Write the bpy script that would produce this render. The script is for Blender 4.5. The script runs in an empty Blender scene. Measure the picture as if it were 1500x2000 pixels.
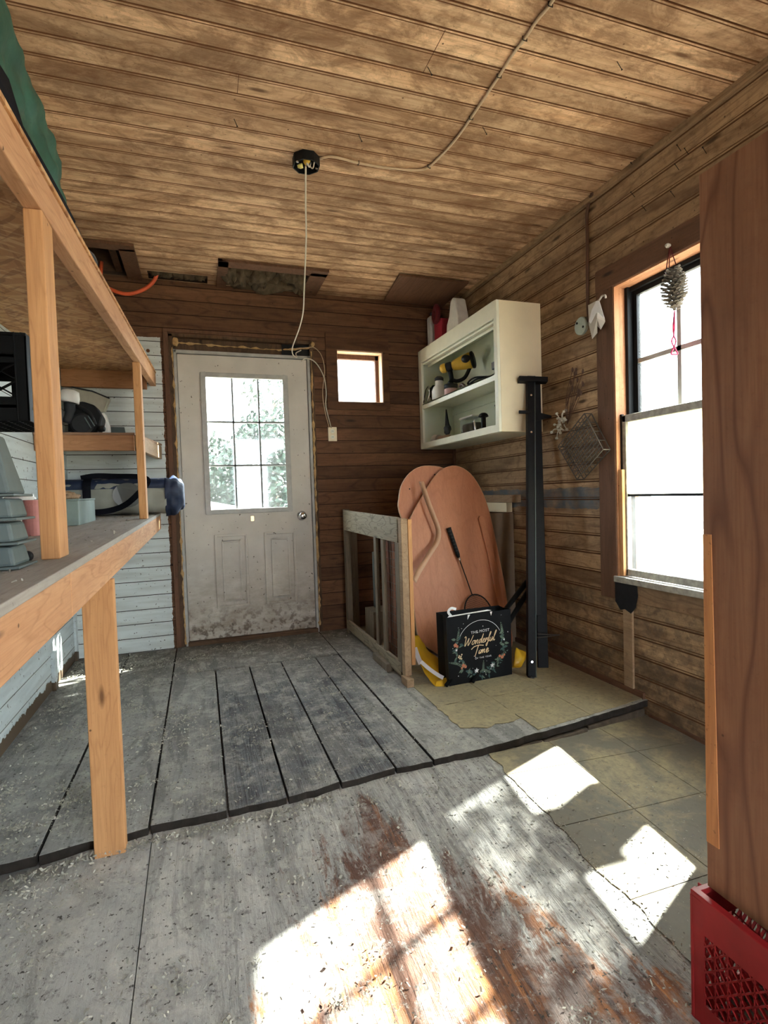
import bpy, math, random
from mathutils import Vector, Matrix, noise as mnoise
random.seed(7)
C = bpy.context.scene.collection
# ---------------------------------------------------------------- camera frame
CAM = Vector((0, 0, 1.03610))
RT = Vector((0.94633151, -0.32161275, -0.03196737))
UP = Vector((0.04103081, 0.02144086, 0.99892781))
FW = Vector((0.32058251, 0.94662851, -0.0334862))
F = 1056.69
def at(x, y, ax, v):                       # a point of the place: sight line cut with a plane
    d = RT*(x-750)/F + UP*(1000-y)/F + FW
    i = 'XYZ'.index(ax)
    return CAM + d*((v-CAM[i])/d[i])
def atp(x, y, p0, n):
    d = RT*(x-750)/F + UP*(1000-y)/F + FW
    return CAM + d*((Vector(p0)-CAM).dot(n)/d.dot(n))
XR, XL, D, H, S, YF = 2.006, -0.822, 4.053, 2.555, -0.112, -1.3
def zl(x, y):                              # sagging lower floor, rising towards the step
    e = -.026 if x < .9 else -.026-.05*min(1, (x-.9)/1.1)
    if x < -.35: e -= .02*min(1, (-.35-x)/.3)
    t = min(1, max(0, (y-.9)/.97))
    return S+(e-S)*t
# ---------------------------------------------------------------- materials
class NT:
    def __init__(s, name):
        s.m = bpy.data.materials.new(name); s.m.use_nodes = True
        s.t = s.m.node_tree; s.t.nodes.clear()
        s.out = s.t.nodes.new('ShaderNodeOutputMaterial')
        s.b = s.t.nodes.new('ShaderNodeBsdfPrincipled'); s.t.links.new(s.b.outputs[0], s.out.inputs[0])
        s.co = s.n('ShaderNodeTexCoord').outputs['Object']
        x = s.n('ShaderNodeSeparateXYZ'); s.l(s.co, x.inputs[0]); s.x, s.y, s.z = x.outputs
    def n(s, ty, **k):
        a = s.t.nodes.new(ty)
        for q, v in k.items(): setattr(a, q, v)
        return a
    def l(s, a, b): s.t.links.new(a, b)
    def setin(s, sock, v):
        if isinstance(v, bpy.types.NodeSocket): s.l(v, sock)
        elif isinstance(v, (tuple, list)) and len(v) == 3 and sock.type == 'RGBA': sock.default_value = (*v, 1)
        else: sock.default_value = v
    def math(s, op, a, b=0.0, c=0.0, clamp=False):
        m = s.n('ShaderNodeMath', operation=op, use_clamp=clamp)
        for i, v in enumerate((a, b, c)): s.setin(m.inputs[i], v)
        return m.outputs[0]
    def mix(s, f, a, b, mode='MIX'):
        m = s.n('ShaderNodeMix', data_type='RGBA', blend_type=mode)
        s.setin(m.inputs[0], f); s.setin(m.inputs[6], a); s.setin(m.inputs[7], b)
        return m.outputs[2]
    def vec(s, a, b, c):
        m = s.n('ShaderNodeCombineXYZ')
        for i, v in enumerate((a, b, c)): s.setin(m.inputs[i], v)
        return m.outputs[0]
    def noise(s, v, scale=1, detail=4, rough=.55, dist=0.0):
        m = s.n('ShaderNodeTexNoise'); s.l(v, m.inputs['Vector'])
        m.inputs['Scale'].default_value = scale; m.inputs['Detail'].default_value = detail
        m.inputs['Roughness'].default_value = rough; m.inputs['Distortion'].default_value = dist
        return m.outputs['Fac']
    def vor(s, v, scale=1, feature='F1', out='Distance'):
        m = s.n('ShaderNodeTexVoronoi', feature=feature); s.l(v, m.inputs['Vector']); m.inputs['Scale'].default_value = scale
        return m.outputs[out]
    def rng(s, v, a, b, c=0.0, d=1.0):
        m = s.n('ShaderNodeMapRange'); s.l(v, m.inputs[0])
        for i, k in enumerate((a, b, c, d)): m.inputs[i+1].default_value = k
        return m.outputs[0]
    def scl(s, v, k):
        m = s.n('ShaderNodeVectorMath', operation='MULTIPLY'); s.l(v, m.inputs[0]); m.inputs[1].default_value = k
        return m.outputs[0]
    def bump(s, h, st=.3, d=.01):
        m = s.n('ShaderNodeBump'); m.inputs['Strength'].default_value = st; m.inputs['Distance'].default_value = d
        s.l(h, m.inputs['Height']); s.l(m.outputs[0], s.b.inputs['Normal'])
    def done(s, col, rough=.7, metal=0.0, spec=.3):
        s.setin(s.b.inputs['Base Color'], col); s.setin(s.b.inputs['Roughness'], rough)
        s.b.inputs['Metallic'].default_value = metal; s.b.inputs['Specular IOR Level'].default_value = spec
        return s.m
def plain(name, col, rough=.6, metal=0.0, var=.12, sc=30, spec=.3, bump=0.0):
    t = NT(name); f = t.noise(t.co, sc, 4)
    c = t.mix(f, tuple(v*(1-var*1.6) for v in col), tuple(min(1, v*(1+var)) for v in col))
    if bump: t.bump(f, bump, .004)
    return t.done(c, rough, metal, spec)
def wood(name, a, b, dark, g='x', bd=None, pitch=.097, knots=1.0, stain=.4, stainc=None, ring=.5, rough=.75, bvar=.3, bumpk=.25, over=None, rscale=1.0, specks=.35):
    t = NT(name); ax = {'x': t.x, 'y': t.y, 'z': t.z}
    oth = [k for k in 'xyz' if k != g]
    u = ax[g]; v, w = ax[oth[0]], ax[oth[1]]
    if bd:
        idx = t.math('FLOOR', t.math('DIVIDE', ax[bd], pitch))
        wn = t.n('ShaderNodeTexWhiteNoise', noise_dimensions='1D'); t.l(idx, wn.inputs['W'])
        bv = wn.outputs['Value']; u = t.math('ADD', u, t.math('MULTIPLY', bv, 37.3))
    U = lambda s1, s2: t.vec(t.math('MULTIPLY', u, s1), t.math('MULTIPLY', v, s2), t.math('MULTIPLY', w, s2))
    f1 = t.noise(U(1.6, 26), 1, 5, .6, .4)
    f2 = t.noise(U(7, 190), 1, 3, .6)
    big = t.noise(U(1.1*rscale, 6.5*rscale), 1, 2, .5, .3)
    rg = t.math('PINGPONG', t.math('MULTIPLY', big, 9.0), .5)
    rg = t.rng(rg, 0.0, .16, 1.0, 0.0)
    c = t.mix(t.rng(f1, .3, .7), a, b)
    c = t.mix(t.math('MULTIPLY', rg, ring), c, dark)
    c = t.mix(t.math('MULTIPLY', t.rng(f2, .45, .75), .35), c, dark)
    if bd:
        val = t.rng(bv, 0, 1, 1-bvar, 1+bvar*.6)
        c = t.mix(1.0, c, t.vec(val, val, val), 'MULTIPLY')
    if stain:
        sn = t.noise(U(1.5, 4.5), 1.0, 6, .65, .6)
        c = t.mix(t.math('MULTIPLY', t.rng(sn, .45, .68), stain), c, stainc or dark)
        s2 = t.noise(t.co, 22, 5, .7)
        c = t.mix(t.math('MULTIPLY', t.rng(s2, .5, .7), stain*.6), c, stainc or dark)
    if knots:
        k = t.vor(U(2.4, 9.5), 1.0)
        kf = t.rng(k, .05*knots, .13*knots, 1, 0)
        c = t.mix(t.math('MULTIPLY', kf, .85), c, tuple(q*.35 for q in dark))
        k2 = t.vor(U(7, 7), 1.7)
        c = t.mix(t.math('MULTIPLY', t.rng(k2, .03, .055, 1, 0), .8), c, tuple(q*.2 for q in dark))
    if specks:
        k3 = t.noise(t.co, 95, 2, .5)
        c = t.mix(t.math('MULTIPLY', t.rng(k3, .66, .72), specks), c, tuple(q*.3 for q in dark))
    if over: c = over(t, c)
    t.bump(t.math('ADD', f1, t.math('MULTIPLY', f2, .8)), bumpk, .004)
    return t.done(c, rough)
def rock(t, x0, x1):  # helper mask between two values with soft edge
    return t.rng(t.x, x0, x1)
M = {}
def ceil_over(t, c):
    a = t.noise(t.scl(t.co, (1.6, 3.4, 1)), 1.0, 7, .74, .8)
    c = t.mix(t.math('MULTIPLY', t.rng(a, .46, .60), .62), c, (.15,.068,.028))
    b = t.noise(t.scl(t.co, (5, 9, 5)), 1.0, 6, .75, .6)
    return t.mix(t.math('MULTIPLY', t.rng(b, .48, .62), .62), c, (.19,.09,.04))
M['ceil'] = wood('ceiling_pine', (.68,.42,.24), (.88,.62,.39), (.27,.115,.045), 'x', 'y', ring=.3, stain=.5, stainc=(.24,.12,.055), bvar=.26, knots=1.0, over=ceil_over)
M['groove'] = plain('groove_dirt', (.13,.058,.026), .9)
def back_over(t, c):
    e = t.noise(t.co, 14, 5, .7); xe = t.math('ADD', t.x, t.math('MULTIPLY', e, .035))
    m = t.math('LESS_THAN', xe, -.198)
    m = t.math('MULTIPLY', m, t.math('LESS_THAN', t.math('ADD', t.z, t.math('MULTIPLY', e, .03)), 2.178))
    p = t.mix(t.rng(t.noise(t.scl(t.co, (3, 3, 26)), 1, 4), .4, .7), (.60,.65,.64), (.46,.49,.47))
    p = t.mix(t.rng(t.noise(t.co, 55, 3), .66, .7), p, (.10,.08,.07))
    return t.mix(m, c, p)
M['back'] = wood('brown_wallboard', (.125,.056,.028), (.20,.098,.05), (.038,.016,.008), 'x', 'z', ring=.45, stain=.5, bvar=.35, over=back_over, knots=1.0)
def right_over(t, c):
    e = t.noise(t.co, 6, 5, .7)
    # old blue paint band and grime low on the wall
    zz = t.math('ADD', t.z, t.math('MULTIPLY', e, .05))
    m = t.math('MULTIPLY', t.math('GREATER_THAN', zz, .945), t.math('LESS_THAN', zz, 1.06))
    m = t.math('MULTIPLY', m, t.math('GREATER_THAN', t.math('ADD', t.y, t.math('MULTIPLY', e, .1)), 2.40))
    c = t.mix(t.math('MULTIPLY', m, t.rng(t.noise(t.co, 9, 4), .35, .6, .35, .95)), c, (.075,.10,.12))
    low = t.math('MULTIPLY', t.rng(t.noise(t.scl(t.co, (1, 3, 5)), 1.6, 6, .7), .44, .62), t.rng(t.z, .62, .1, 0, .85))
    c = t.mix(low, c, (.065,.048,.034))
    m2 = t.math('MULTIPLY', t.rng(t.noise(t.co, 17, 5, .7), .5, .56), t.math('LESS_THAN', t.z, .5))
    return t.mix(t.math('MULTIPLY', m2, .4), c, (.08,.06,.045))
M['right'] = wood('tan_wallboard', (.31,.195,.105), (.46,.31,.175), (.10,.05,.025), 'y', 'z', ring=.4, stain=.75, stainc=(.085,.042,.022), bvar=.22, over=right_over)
def white_paint(name, g):
    t = NT(name)
    U = t.scl(t.co, (26, 3, 26) if g == 'y' else (3, 26, 26))
    c = t.mix(t.rng(t.noise(U, 1, 4), .35, .7), (.62,.69,.70), (.48,.54,.55))
    c = t.mix(t.rng(t.noise(t.co, 48, 3), .66, .70), c, (.10,.09,.08))
    e = t.noise(t.co, 11, 5, .7)
    c = t.mix(t.math('LESS_THAN', t.math('ADD', t.z, t.math('MULTIPLY', e, -.10)), .012), c, (.10,.07,.045))
    t.bump(t.noise(U, 2, 4), .2, .003)
    return t.done(c, .6)
M['left'] = white_paint('white_painted_board', 'y')
M['wgroove'] = plain('painted_groove_dirt', (.22,.23,.225), .9)
M['darkwood'] = wood('dark_rough_wood', (.085,.05,.03), (.14,.08,.045), (.03,.018,.01), 'z', stain=.4)
M['darkwoodx'] = wood('dark_rough_wood_across', (.085,.05,.03), (.14,.08,.045), (.03,.018,.01), 'x', stain=.4)
M['casing'] = wood('redbrown_casing', (.12,.058,.034), (.165,.083,.048), (.05,.024,.013), 'z', ring=.3, stain=.3)
M['backtrim'] = wood('brown_trim_board', (.095,.042,.020), (.145,.068,.033), (.036,.015,.008), 'x', stain=.35)
M['casingy'] = wood('redbrown_head_casing', (.12,.058,.034), (.165,.083,.048), (.05,.024,.013), 'y', ring=.3, stain=.3)
M['jamb'] = wood('orange_jamb_wood', (.40,.185,.09), (.54,.27,.14), (.20,.08,.04), 'z', ring=.3, stain=.5)
M['jamby'] = wood('orange_jamb_wood_across', (.40,.185,.09), (.54,.27,.14), (.20,.08,.04), 'y', ring=.3, stain=.5)
M['palejamb'] = wood('pale_reveal_wood', (.66,.48,.33), (.76,.58,.42), (.40,.25,.16), 'z', ring=.15, stain=.15, knots=0)
M['black'] = plain('black_paint', (.009,.010,.011), .5, spec=.15)
M['sashwhite'] = plain('chipped_white_sash_paint', (.40,.39,.34), .6, var=.5, sc=35)
M['lumber'] = wood('new_fir_lumber_upright', (.47,.235,.095), (.60,.325,.14), (.29,.12,.042), 'z', ring=.3, stain=.12, knots=.8, rscale=2, specks=.1)
M['lumbery'] = wood('new_fir_lumber_long', (.48,.245,.12), (.60,.345,.18), (.28,.12,.05), 'y', ring=.35, stain=.18, knots=.6, rscale=2, specks=.1)
M['lumberx'] = wood('fir_lumber_cross', (.34,.165,.08), (.44,.23,.11), (.18,.08,.035), 'x', ring=.3, stain=.25, rscale=2, specks=.1)
M['benchtop'] = wood('dusty_bench_top', (.33,.31,.275), (.42,.39,.35), (.20,.17,.14), 'y', ring=.2, stain=.45, stainc=(.22,.195,.165), knots=0)
M['shelfboard'] = wood('brown_shelf_board', (.26,.15,.09), (.34,.21,.13), (.13,.07,.04), 'x', ring=.2, stain=.3)
def osb():
    t = NT('strand_board'); cols = []
    c = (.46,.235,.10)
    for k, (an, th) in enumerate(((.4, .52), (1.5, .54), (2.4, .55), (.9, .57), (2.0, .58))):
        w = t.n('ShaderNodeVectorRotate'); w.rotation_type = 'Z_AXIS'; t.l(t.co, w.inputs['Vector']); w.inputs['Angle'].default_value = an
        f = t.noise(t.scl(w.outputs[0], (5+k*.6, 36, 20)), 1, 1.5, .5, .3)
        col = ((.66,.40,.19), (.30,.13,.05), (.74,.49,.26), (.22,.09,.035), (.58,.31,.13))[k]
        c = t.mix(t.rng(f, th, th+.03, 0, .5), c, col)
    t.bump(f, .3, .004)
    return t.done(c, .65)
M['osb'] = osb()
M['ply'] = wood('reddish_plywood', (.25,.118,.062), (.345,.165,.085), (.14,.052,.028), 'z', ring=.75, stain=.4, stainc=(.16,.065,.035), knots=.45, rough=.5, rscale=.8, bumpk=.1, specks=.1)
M['plyedge'] = wood('plywood_edge_strip', (.58,.26,.09), (.66,.31,.12), (.30,.10,.04), 'z', ring=.3, stain=.1, knots=0, rough=.5)
M['oldwood'] = wood('weathered_frame_wood', (.15,.12,.085), (.21,.17,.12), (.07,.05,.035), 'z', ring=.4, stain=.4, stainc=(.12,.10,.075))
M['oldwoody'] = wood('weathered_rail_wood', (.23,.19,.13), (.31,.265,.185), (.10,.075,.048), 'y', ring=.75, stain=.25, stainc=(.2,.17,.12), rscale=2.2)
M['redslat'] = wood('redbrown_slat', (.13,.055,.035), (.17,.075,.05), (.06,.03,.02), 'z', ring=.2)
M['tan'] = wood('tan_offcut', (.30,.20,.12), (.39,.27,.165), (.15,.09,.05), 'y', ring=.3)
M['tanboard'] = wood('grimy_tan_board', (.25,.155,.085), (.34,.22,.125), (.09,.045,.025), 'y', stain=.7, stainc=(.08,.05,.03))
M['lam'] = wood('cherry_laminate', (.42,.165,.085), (.48,.20,.105), (.30,.10,.05), 'z', ring=.25, stain=0, knots=0, rough=.45, bumpk=.03, rscale=.8, specks=.15)
M['lamedge'] = plain('pale_edge_band', (.50,.30,.19), .5)
M['tileboard'] = plain('brown_board', (.20,.145,.10), .7, var=.25, sc=8)
M['cream'] = plain('cream_enamel', (.80,.70,.50), .45, var=.10, sc=6)
M['cabinet_in'] = plain('pale_green_enamel', (.68,.73,.60), .5, var=.10, sc=6)
M['cabfront'] = plain('cream_front_enamel', (.80,.80,.66), .42, var=.10, sc=9)
M['iron'] = plain('black_steel', (.007,.0075,.009), .5, 0.0, var=.4, sc=40, spec=.14)
M['wire'] = plain('rusty_wire', (.075,.065,.055), .6, 0)
M['brass'] = plain('brass', (.6,.5,.25), .3, .9)
M['chrome'] = plain('chrome', (.75,.77,.8), .15, 1.0)
M['yellow'] = plain('yellow_plastic', (.72,.46,.06), .4)
M['dgrey'] = plain('dark_grey_plastic', (.032,.035,.038), .5, spec=.15)
M['white'] = plain('white_plastic', (.72,.72,.68), .4)
M['red'] = plain('red_plastic', (.38,.03,.05), .4)
M['pink'] = plain('pink_plastic', (.55,.23,.20), .5)
M['bpink'] = plain('pink_label', (.60,.38,.36), .5)
M['orange'] = plain('orange_hose_rubber', (.75,.13,.05), .4)
M['greenbin'] = plain('grey_green_plastic', (.11,.145,.145), .55, var=.15)
M['boxgreen'] = plain('grey_green_tin', (.20,.26,.24), .5, var=.2, sc=12)
M['tarp'] = plain('green_tarp', (.028,.10,.068), .55, var=.5, sc=11, bump=1.0)
M['navy'] = plain('navy_fabric', (.022,.035,.075), .5, var=.4, sc=14, bump=.6)
M['bluegrey'] = plain('blue_black_plastic_sheet', (.03,.045,.06), .35, var=.4, sc=14, bump=.3)
M['bagside'] = plain('grey_beige_fabric', (.30,.31,.27), .6, var=.2, sc=10, bump=.2)
M['bagwindow'] = plain('grey_vinyl_window', (.15,.16,.155), .3, var=.2, sc=10)
M['strap'] = plain('black_webbing', (.006,.007,.011), .8, spec=.1)
M['cable'] = plain('tan_cable_jacket', (.56,.42,.28), .5)
M['cord'] = plain('white_cord', (.62,.58,.48), .45)
M['brownhose'] = plain('brown_cable', (.09,.045,.03), .5)
M['foam'] = plain('expanding_foam', (.55,.36,.16), .7, var=.4, sc=60, bump=.5)
M['insul'] = plain('grey_insulation', (.13,.095,.058), .95, var=.6, sc=22, bump=.9)
M['dust'] = plain('grey_shavings', (.44,.43,.36), .95, var=.5, sc=20)
M['nest'] = plain('dry_nest_fibre', (.36,.33,.24), .95, var=.5, sc=60)
M['concrete'] = plain('dark_rotten_edge', (.09,.07,.05), .95, var=.5, sc=25, bump=.6)
M['plankend'] = plain('dark_weathered_plank_edge', (.028,.023,.019), .95, var=.5, sc=30, bump=.5)
M['void'] = plain('attic_dark_wood', (.05,.035,.025), .9)
M['bagblack'] = plain('black_printed_paper', (.008,.009,.011), .45, var=.3, sc=12, spec=.15)
M['paperwhite'] = plain('white_paper', (.75,.76,.78), .7)
M['gold'] = plain('gold_print', (.80,.62,.38), .35, .3)
M['leafgreen'] = plain('printed_sage_leaf', (.12,.17,.13), .6)
M['leafdark'] = plain('printed_teal_leaf', (.045,.09,.085), .6)
M['petal'] = plain('printed_orange_flower', (.50,.18,.10), .6)
M['redcrate'] = plain('red_crate_plastic', (.34,.018,.022), .42, var=.3, sc=14)
M['blackcrate'] = plain('black_crate_plastic', (.007,.008,.009), .6, spec=.12)
M['cone'] = plain('grey_pine_cone', (.17,.145,.115), .8, var=.4, sc=50)
M['conetip'] = plain('pale_frosted_scale', (.62,.60,.52), .8)
M['ribbonpink'] = plain('pink_ribbon', (.75,.06,.20), .5)
M['ribbonred'] = plain('dark_red_ribbon', (.12,.015,.02), .5)
M['discgreen'] = plain('mint_painted_metal', (.40,.47,.42), .5, var=.2)
M['film'] = plain('clouded_plastic', (.55,.52,.47), .35)
M['leafout'] = plain('outdoor_leaf', (.022,.042,.026), .6, var=.5, sc=3)
M['trunk'] = plain('bark', (.12,.08,.05), .9)
M['grass'] = plain('grass', (.38,.33,.25), .9, var=.4, sc=2)
M['shedwhite'] = plain('white_siding', (.75,.76,.76), .6)
M['fence'] = plain('pale_weathered_fence', (.42,.38,.32), .8, var=.3)
M['blot'] = plain('black_tar', (.014,.016,.02), .35, var=.4, sc=30)
M['purple'] = plain('purple_plastic', (.10,.06,.25), .4)
M['yfoil'] = plain('yellow_plastic_film', (.72,.44,.03), .25, var=.15, sc=12, bump=.3)
def door_mat():
    t = NT('grimy_white_door_paint')
    low = t.math('MULTIPLY', t.rng(t.z, .72, .12), t.rng(t.noise(t.scl(t.co, (2.2, 2.2, 4.5)), 2.2, 6, .7), .34, .66))
    c = t.mix(t.rng(t.noise(t.co, 5, 3), .3, .7), (.50,.475,.42), (.60,.57,.51))
    c = t.mix(t.math('MULTIPLY', low, .85), c, (.22,.165,.105))
    c = t.mix(t.math('MULTIPLY', t.math('MULTIPLY', t.rng(t.z, .32, .08), t.rng(t.noise(t.co, 30, 4), .5, .62)), .8), c, (.09,.06,.04))
    c = t.mix(t.rng(t.noise(t.co, 42, 2), .70, .735), c, (.11,.09,.07))
    return t.done(c, .5)
M['door'] = door_mat()
M['muntin'] = plain('grey_muntin', (.22,.24,.24), .5)
M['doorframe'] = plain('aluminium_white_frame', (.42,.42,.39), .4, var=.25, sc=20)
def glass(name, dirt, col=(.8,.85,.85)):
    m = bpy.data.materials.new(name); m.use_nodes = True; t = m.node_tree; t.nodes.clear()
    o = t.nodes.new('ShaderNodeOutputMaterial'); tr = t.nodes.new('ShaderNodeBsdfTransparent'); gl = t.nodes.new('ShaderNodeBsdfGlossy')
    gl.inputs['Roughness'].default_value = .05; tr.inputs[0].default_value = (.93,.97,.97,1)
    a = t.nodes.new('ShaderNodeMixShader'); a.inputs[0].default_value = .04
    t.links.new(tr.outputs[0], a.inputs[1]); t.links.new(gl.outputs[0], a.inputs[2])
    tl = t.nodes.new('ShaderNodeBsdfTranslucent'); tl.inputs[0].default_value = (*col, 1)
    nz = t.nodes.new('ShaderNodeTexNoise'); tc = t.nodes.new('ShaderNodeTexCoord'); t.links.new(tc.outputs['Object'], nz.inputs['Vector'])
    nz.inputs['Scale'].default_value = 7; nz.inputs['Detail'].default_value = 6; nz.inputs['Roughness'].default_value = .7
    mr = t.nodes.new('ShaderNodeMapRange'); t.links.new(nz.outputs['Fac'], mr.inputs[0])
    mr.inputs[1].default_value = .3; mr.inputs[2].default_value = .75; mr.inputs[3].default_value = dirt*.35; mr.inputs[4].default_value = dirt*1.6
    b = t.nodes.new('ShaderNodeMixShader'); t.links.new(mr.outputs[0], b.inputs[0])
    t.links.new(a.outputs[0], b.inputs[1]); t.links.new(tl.outputs[0], b.inputs[2]); t.links.new(b.outputs[0], o.inputs[0])
    return m
M['glass'] = glass('clear_window_glass', .015)
M['glassdirty'] = glass('grimy_window_glass', .8, (.75,.75,.62))
M['glassmid'] = glass('dusty_window_glass', .012)
M['plasticclear'] = glass('clear_plastic', .28, (.7,.7,.65))
# floors
def floor_mat(name, upper):
    t = NT(name)
    G = lambda a, b: t.scl(t.co, (b, a, b))
    g1 = t.noise(G(2.0, 34), 1, 6, .65, .8); g2 = t.noise(G(7, 150), 1, 3, .6, .4); big = t.noise(t.co, 2.2, 6, .65, .6)
    dust = t.noise(t.co, 9, 8, .74, .4); sc = t.noise(G(1.2, 6), 1, 6, .7, 1.2)
    c = t.mix(t.rng(big, .32, .68), (.205,.205,.198) if upper else (.30,.297,.28), (.32,.315,.295) if upper else (.44,.43,.40))
    gk = .45
    if upper:
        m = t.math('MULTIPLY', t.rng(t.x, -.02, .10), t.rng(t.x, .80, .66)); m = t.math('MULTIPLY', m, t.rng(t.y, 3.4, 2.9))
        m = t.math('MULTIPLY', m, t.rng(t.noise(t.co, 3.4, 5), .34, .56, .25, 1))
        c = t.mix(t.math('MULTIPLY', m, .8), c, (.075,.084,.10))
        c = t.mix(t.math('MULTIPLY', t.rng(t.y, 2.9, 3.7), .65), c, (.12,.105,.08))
        gm = t.math('ADD', t.math('MULTIPLY', m, .55), .15)
    else:
        gm = t.rng(t.x, -.1, .5, .10, .40)
    c = t.mix(t.math('MULTIPLY', t.rng(g1, .50, .62), gm), c, (.045,.045,.05))
    c = t.mix(t.math('MULTIPLY', t.rng(g2, .54, .66), gm), c, (.05,.05,.05))
    c = t.mix(t.math('MULTIPLY', t.rng(dust, .48, .62), .55), c, (.45,.44,.385) if upper else (.54,.52,.46))
    c = t.mix(t.math('MULTIPLY', t.rng(sc, .52, .58), .5), c, (.11,.11,.105) if upper else (.17,.168,.16))
    if not upper:
        e = t.math('MULTIPLY', t.math('SUBTRACT', t.noise(G(3, 9), 1, 6, .75, .5), .5), 1.5)
        r = t.math('ADD', t.math('ADD', t.math('MULTIPLY', t.math('ABSOLUTE', t.math('SUBTRACT', t.x, .47)), 1.25), t.math('MULTIPLY', t.math('SUBTRACT', t.y, .75), .72)), e)
        m = t.rng(r, .78, .66)
        oc = t.mix(t.rng(g1, .38, .60), (.40,.155,.045), (.085,.04,.03))
        oc = t.mix(t.rng(t.noise(G(1.5, 8), 1, 4), .42, .56), oc, (.12,.055,.035))
        oc = t.mix(t.math('MULTIPLY', t.rng(dust, .48, .60), .65), oc, (.30,.27,.25))
        c = t.mix(t.math('MULTIPLY', m, .92), c, oc)
    c = t.mix(t.rng(t.vor(t.co, 26), .03, .05, .6, 0), c, (.55,.55,.5))
    c = t.mix(t.math('MULTIPLY', t.rng(t.noise(t.co, 34, 6, .75), .55, .66), .6), c, (.07,.068,.062))
    c = t.mix(t.math('MULTIPLY', t.rng(t.noise(t.scl(t.co, (1.3, .9, 1)), 41, 5, .75), .58, .68), .7), c, (.46,.45,.40))
    c = t.mix(t.rng(t.noise(t.co, 70, 3, .6), .63, .68), c, (.06,.055,.048))
    h = t.math('ADD', t.math('MULTIPLY', t.math('MULTIPLY', g1, 2.6), gm), t.math('ADD', t.math('MULTIPLY', g2, gm), dust))
    t.bump(h, .9, .010)
    return t.done(c, .8, spec=.2)
M['floor_up'] = floor_mat('grey_weathered_planks', True)
M['floor_low'] = floor_mat('grey_worn_plywood', False)
def tile_mat():
    t = NT('yellowed_vinyl_tile')
    a = t.noise(t.co, 26, 6, .75, 1.0); b = t.noise(t.co, 3.0, 6, .7, .4)
    c = t.mix(t.rng(a, .35, .65), (.37,.31,.18), (.26,.22,.135))
    wet = t.math('MULTIPLY', t.rng(b, .40, .56), t.rng(t.z, -.01, -.04, .35, 1))
    c = t.mix(t.math('MULTIPLY', wet, .85), c, (.135,.128,.105))
    c = t.mix(t.math('MULTIPLY', t.rng(t.noise(t.co, 40, 5, .7), .52, .66), .6), c, (.13,.115,.085))
    t.bump(a, .25, .003)
    return t.done(c, .55, spec=.3)
M['tile'] = tile_mat()
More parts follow.
